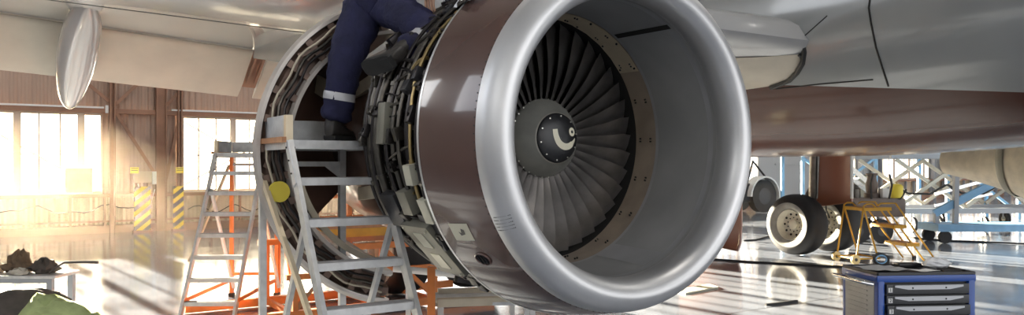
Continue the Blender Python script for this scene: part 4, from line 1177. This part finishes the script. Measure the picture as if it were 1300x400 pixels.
for y in (0,WD): mb = MB(); mb.box((1.66,y,.02),(.06,.04,.04)); mb.build('foot','rubber',t)

# ================================================================== FAR RIGHT GROUND EQUIPMENT
# scissor lift work stand
t = thing('scissor_stand', 'long pale blue scissor-lift work stand at the far right behind the aircraft', 'work stand', (9.9,20.6,0), .10)
Lx, Dy = 9.0, 1.8
for y in (0, Dy):
    mb = MB(); mb.box((Lx/2,y,.55),(Lx,.10,.14)); mb.build('base_beam','cabinet',t)
    mb = MB(); mb.box((Lx/2,y,1.98),(Lx,.10,.10)); mb.build('deck_beam','cabinet',t)
    for k in range(5):
        x = .2+k*1.9
        mb = MB(); mb.bar((x,y,.66),(x+1.9,y,1.9),.06,.09); mb.build('scissor_arm','pale',t)
        mb = MB(); mb.bar((x+1.9,y+.07,.66),(x,y+.07,1.9),.06,.09); mb.build('scissor_arm','ltblue' if k > 1 else 'pale',t)
mb = MB(); mb.box((Lx/2,Dy/2,2.06),(Lx,Dy+.1,.05)); mb.build('deck','cabinet',t)
for x in (.6,2.6,4.6,6.6,8.4):
    for y in (0,Dy):
        mb = MB(); mb.tube([(x-.04,y,.20),(x+.04,y,.20)],.20,20); mb.m = 1; mb.tube([(x-.05,y,.20),(x+.05,y,.20)],.08,12); mb.m = 2; mb.bar((x-.06,y,.2),(x-.04,y,.5),.02,.05); mb.bar((x+.06,y,.2),(x+.04,y,.5),.02,.05); mb.build('castor',['tire','boxpale','cabinet'],t,40)
for x in (1.2,4.6,8.0):
    mb = MB(); mb.bar((x,-.05,1.0),(x+2.2,-.05,1.55),.05,.08); mb.bar((x,-.05,.7),(x+1.6,-.05,1.0),.04,.06); mb.build('hydraulic_ram','chrome',t)
mb = MB()
for k in range(6): mb.tube([(k*1.5,-.1,1.25),(k*1.5+.4,-.12,1.02),(k*1.5+1.0,-.12,1.0),(k*1.5+1.5,-.1,1.25)],.03,6)
mb.build('hose','cable',t,50)
# second tall stand with railings behind
t = thing('access_dock', 'grey and blue access platform with sloping stair behind the scissor stand', 'platform', (9.3,25.2,0), .06)
for x in (0,2.4,4.8,7.2,9.6,12):
    for y in (0,1.6): mb = MB(); mb.bar((x,y,0),(x,y,3.1),.10,.10,up=(0,1,0)); mb.build('post','ltblue',t)
mb = MB(); mb.box((6,.8,2.1),(12.2,1.8,.12)); mb.build('deck','cabinet',t)
for z in (2.35,2.6,2.85,3.1): mb = MB(); mb.bar((0,0,z),(12,0,z),.04,.05); mb.build('rail','alu',t)
for x in (0,4.8,7.2): mb = MB(); mb.bar((x,0,.2),(x+2.4,0,2.0),.06,.08); mb.bar((x+2.4,0,.2),(x,0,2.0),.06,.08); mb.build('cross_brace','ltblue',t)
for s_ in (0,.7): mb = MB(); mb.bar((.5,-.3-s_,2.15),(3.0,-.3-s_,.1),.05,.14); mb.build('stair_string','alupale',t)
for k in range(9): f = (k+.5)/9; mb = MB(); mb.box((.5+2.5*f,-.65,2.15-2.05*f),(.24,.7,.03)); mb.build('stair_tread','alupale',t)
# blue diagonal boom at the right
t = thing('blue_boom', 'thick light blue steel boom leaning down at far right edge', 'boom', (10.6,17.9,0), .0)
mb = MB(); mb.bar((-.5,0,1.95),(1.8,.2,.95),.12,.20); mb.build('upper_arm','ltblue',t)
mb = MB(); mb.bar((.55,0,1.45),(-.95,.1,.65),.10,.16); mb.build('lower_arm','ltblue',t)
mb = MB(); mb.box((.3,.1,.35),(2.8,.9,.16)); mb.build('base','ltblue',t)
mb = MB(); mb.bar((-.5,.05,.4),(-.5,.0,1.95),.1,.1,up=(0,1,0)); mb.build('upright','cabinet',t)
mb = MB(); mb.bar((1.6,.2,.4),(1.6,.2,1.0),.12,.12,up=(0,1,0)); mb.build('upright','cabinet',t)
mb = MB(); mb.bar((-.9,.1,.4),(-.9,.1,.7),.1,.1,up=(0,1,0)); mb.build('upright','cabinet',t)
for x, y in ((-.9,-.25),(1.5,-.25),(-.9,.45),(1.5,.45)): mb = MB(); mb.tube([(x,y-.04,.14),(x,y+.04,.14)],.14,16); mb.build('wheel','tire',t)
# service cart behind the gear
t = thing('service_cart', 'brown grey service cart with pumps on top behind the yellow steps', 'cart', (7.75,17.6,0), .12)
mb = MB(); mb.box((.45,.4,.80),(1.35,.8,.42),bev=.03); mb.build('body','cart',t)
mb = MB(); mb.lathe([(0,.001),(0,.17),(.10,.17),(.12,.12),(.30,.14),(.42,.10),(.50,.10),(.52,.13),(.56,.13),(.56,.001)],n=24); pm = mb.build('pump','cart',t,40); pm.rotation_euler = (pi/2,0,0); pm.location = (.52,.35,1.01); pm.scale = (1,1,1)
mb = MB(); mb.lathe([(0,.001),(0,.13),(.2,.13),(.28,.06),(.32,.001)],n=24); pm = mb.build('tank','pipe',t,40); pm.rotation_euler = (pi/2,0,0); pm.location = (.1,.35,1.01)
for x, y in ((.0,.05),(.55,.05),(.55,.75)):
    mb = MB(); mb.tube([(x,y-.06,.27),(x,y+.06,.27)],.27,24); mb.m = 1; mb.tube([(x,y-.065,.27),(x,y+.065,.27)],.11,12); mb.build('wheel',['tire','boxdark'],t,40)
for ps in ([(.3,0,1.0),(.25,-.05,1.35),(.3,-.05,1.55)],[(.72,0,1.0),(.76,-.05,1.3),(.70,-.05,1.55)],[(.7,.1,.98),(1.0,.0,1.0),(1.2,.1,1.2)]): mb = MB(); mb.tube(ps,.022,6); mb.build('hose','cable',t,50)
mb = MB(); mb.box((.72,.2,1.12),(.16,.2,.22),bev=.02); mb.build('gauge_box','white',t)
# yellow cylinder
t = thing('gas_cylinder', 'bright yellow canister standing on right end of the brown grey service cart', 'canister', (8.72,17.85,1.012), 0)
mb = MB(); mb.lathe([(0,.001),(0,.13),(-.26,.13),(-.30,.10),(-.32,.04),(-.32,.001)],n=28); b_ = mb.build('body','signyellow',t,40); b_.rotation_euler = (-pi/2,0,0)
mb = MB(); mb.tube([(0,0,.31),(0,0,.36)],.025,10); mb.tube([(-.04,0,.355),(.04,0,.355)],.012,8); mb.build('cap','pipegold',t,40)
t.name = 'canister'
# other ground vehicle left of the gear wheel
p = ray(966,262,30)
t = thing('tow_tractor', 'dark wheeled tow tractor with a white mudguard far behind, left of the gear wheel', 'tractor', (p.x-1.2,28.5,0), .5)
mb = MB(); mb.box((.2,.6,.75),(1.9,1.2,.7),bev=.08); mb.build('body','boxdark',t)
for x in (-.5,1.05):
    for y in (0,1.2): mb = MB(); mb.tube([(x,y-.14,.62),(x,y+.14,.62)],.60,28); mb.m = 1; mb.tube([(x,y-.15,.62),(x,y+.15,.62)],.30,20); mb.build('wheel',['tire','boxdark'],t,40)
mb = MB()
rows = [[Vector((1.05+r*cos(a),y,.62+r*sin(a))) for a in [pi*(-.1+1.1*k/14) for k in range(15)]] for r, y in ((.68,-.2),(.74,-.2),(.74,.2),(.68,.2))]; mb.grid(rows); mb.build('mudguard','white',t,40)
mb = MB(); mb.tube([(.3,0,1.1),(.6,0,1.9),(1.2,0,1.35)],.04,8); mb.tube([(.3,1.1,1.1),(.6,1.1,1.9),(1.2,1.1,1.35)],.04,8); mb.build('roll_bar','black',t,50)
# white drum behind
for (px, py, d, r, hh, l, m) in ((1158,268,23.5,.22,.9,'white drum on the far floor right of yellow cylinder','white'),):
    p = ray(px,py,d); mb = MB(); mb.lathe([(0,.001),(0,r),(-.05,r+.01),(-hh*.5,r),(-hh+.04,r+.01),(-hh,r),(-hh,.001)],n=24); o = mb.build('drum',m,smooth=40,loc=(p.x,p.y,0)); o.rotation_euler = (-pi/2,0,0); tag(o,l,'drum')

# ================================================================== LEFT FOREGROUND
t = thing('low_bench', 'low steel bench with a heap of rags at the far left', 'bench', (-6.25,8.75,0), .0)
mb = MB(); mb.box((.55,.25,.505),(1.25,.5,.035),bev=.006); mb.build('bench_top','alu',t)
for x, y in ((0,.04),(1.1,.04),(0,.46),(1.1,.46)): mb = MB(); mb.bar((x,y,0),(x,y,.49),.06,.06,up=(0,1,0)); mb.build('leg','cabinet',t)
mb = MB(); mb.bar((0,.04,.46),(1.1,.04,.46),.04,.05); mb.build('rail','cabinet',t)
mb = MB(); mb.tube([(1.05,.1,.54),(1.15,.1,.62),(1.22,.1,.66),(1.45,.1,.665),(1.60,.1,.66)],[.012,.012,.014,.016,.018],8); o = mb.build('crank_handle','bag',smooth=50,loc=(-6.25,8.75,0)); tag(o,'dark brown crank bar sticking out over right end of the low bench','crank bar')
def lump(name, c, sc, m, seed, label, cat, n=18, rz=0, group=None, amp=.3, jit=0.):
    r2 = random.Random(seed); mb = MB(); rows = []
    ph = [r2.uniform(0,6) for _ in range(6)]
    for i in range(11):
        th = pi*i/10; row = []
        for k in range(n):
            a = 2*pi*k/n; q = 1+amp*(.5*sin(3*a+ph[0]+2*th)+.35*sin(5*a+ph[1]-3*th)+.3*sin(7*th+ph[2]+2*a))*sin(th)
            row.append(Vector((sc[0]*sin(th)*cos(a)*q, sc[1]*sin(th)*sin(a)*q, max(0, sc[2]*(.35+.65*cos(th))*(1+amp*.5*sin(4*a+ph[3])*sin(th)+jit*.7*r2.uniform(-1,1)))+.002)*(1 if jit == 0 else 1)))
            if jit: v_ = row[-1]; q2 = 1+jit*r2.uniform(-.8,.8)*sin(th); v_.x *= q2; v_.y *= q2
        rows.append(row)
    mb.grid(rows, closed=True); o = mb.build(name, m, smooth=40 if jit == 0 else 20, loc=c, rotz=rz); tag(o, label, cat, group); return o
bx, by, bz = -6.25, 8.75, .524
lump('rag',(bx+.28,by+.25,bz),(.15,.16,.12),'ragpale',1,'pale crumpled rag at the left of heap on the low bench','rag',jit=.38)
lump('rag',(bx+.60,by+.28,bz),(.155,.12,.22),'rag',2,'tall dark brown rag forming the peak of heap on low bench','rag',jit=.38)
lump('rag',(bx+.92,by+.24,bz),(.14,.12,.15),'bag',3,'grey brown rag at right end of the heap on low bench','rag',jit=.38)
lump('rag',(bx+.74,by+.06,bz),(.10,.05,.07),'ragpale',4,'small pale rag at the front of heap on low bench','rag',jit=.38)
lump('rag',(bx+.04,by+.25,bz),(.07,.11,.10),'rag',5,'brown rag at far left edge of the low bench','rag',jit=.38)
lump('duffel_bag',(-4.72,7.62,0),(.60,.34,.56),'bag',8,'large brown grey bag slumped on floor at bottom left corner','bag',amp=.15)
# jacket draped over the bag's right side
mb = MB(); rows = []
for i in range(12):
    f = i/11; row = []
    for k in range(10):
        g_ = k/9; x = -.28+.75*f; y = -.42+.5*g_
        z = .53*(1-abs(f-.12)**1.5*.55)-.20*(1-g_)-.06*f+.02*sin(i*2.1+k)+rr.uniform(-.028,.028)
        row.append(Vector((x,y,max(z,.02))))
    rows.append(row)
mb.grid(rows); o = mb.build('safety_jacket','green',smooth=25,norm=False,loc=(-4.20,7.40,0)); tag(o,'lime green safety jacket thrown over the brown grey bag at bottom left','jacket')
md = o.modifiers.new('solid','SOLIDIFY'); md.thickness = .02

# ================================================================== LIGHT
hz = bpy.data.materials.new('sun glow haze'); hz.use_nodes = True; nt = hz.node_tree; nt.nodes.clear()
o_ = nt.nodes.new('ShaderNodeOutputMaterial'); vs = nt.nodes.new('ShaderNodeVolumeScatter'); vs.inputs['Color'].default_value = (1,.80,.60,1); vs.inputs['Density'].default_value = .0024; vs.inputs['Anisotropy'].default_value = .72
nt.links.new(vs.outputs[0], o_.inputs['Volume']); M['haze'] = hz
mb = MB(); mb.box((3.0,-5.6,3.6),(21.4,10.8,7.0)); o = mb.build('glow_haze','haze',smooth=0,loc=(WX,WY,0),rotz=WR); tag(o,'warm sun glow haze added in the air before the left windows','haze',kind='stuff')  # warm-tinted volume added to give the glow of the sun flare
sun = bpy.data.lights.new('sun','SUN'); sun.energy = 115; sun.angle = radians(.6); sun.color = (1,.88,.70)
so = bpy.data.objects.new('sun', sun); COL.objects.link(so)
el_ = radians(9.5); dv = Vector((.625*cos(el_), -.78*cos(el_), -sin(el_))); so.rotation_euler = dv.to_track_quat('-Z','Y').to_euler(); so.location = (-20,40,12)
w = bpy.data.worlds.new('world'); S.world = w; w.use_nodes = True; nt = w.node_tree; nt.nodes.clear()
out = nt.nodes.new('ShaderNodeOutputWorld'); bg = nt.nodes.new('ShaderNodeBackground')
tc = nt.nodes.new('ShaderNodeTexCoord'); dp = nt.nodes.new('ShaderNodeVectorMath'); dp.operation = 'DOT_PRODUCT'
nt.links.new(tc.outputs['Generated'], dp.inputs[0]); dp.inputs[1].default_value = tuple(-dv)
rp = nt.nodes.new('ShaderNodeValToRGB'); rp.color_ramp.interpolation = 'EASE'
rp.color_ramp.elements[0].position = .0; rp.color_ramp.elements[0].color = (1.6,1.61,1.63,1)
rp.color_ramp.elements[1].position = 1.; rp.color_ramp.elements[1].color = (9,7.2,4.6,1)
e = rp.color_ramp.elements.new(.55); e.color = (1.6,1.7,1.9,1)
e = rp.color_ramp.elements.new(.82); e.color = (4.2,4.3,4.4,1)
nt.links.new(dp.outputs['Value'], rp.inputs['Fac']); nt.links.new(rp.outputs['Color'], bg.inputs['Color'])
bg.inputs['Strength'].default_value = 1.35
nt.links.new(bg.outputs[0], out.inputs[0])
S.view_settings.view_transform = 'Standard'; S.view_settings.look = 'None'; S.view_settings.gamma = 1; S.view_settings.use_curve_mapping = False
S.view_settings.exposure = .1
S.cycles.max_bounces = 8; S.cycles.glossy_bounces = 5; S.cycles.diffuse_bounces = 4; S.cycles.transparent_max_bounces = 12
S.cycles.sample_clamp_indirect = 6; S.cycles.caustics_reflective = False; S.cycles.caustics_refractive = False
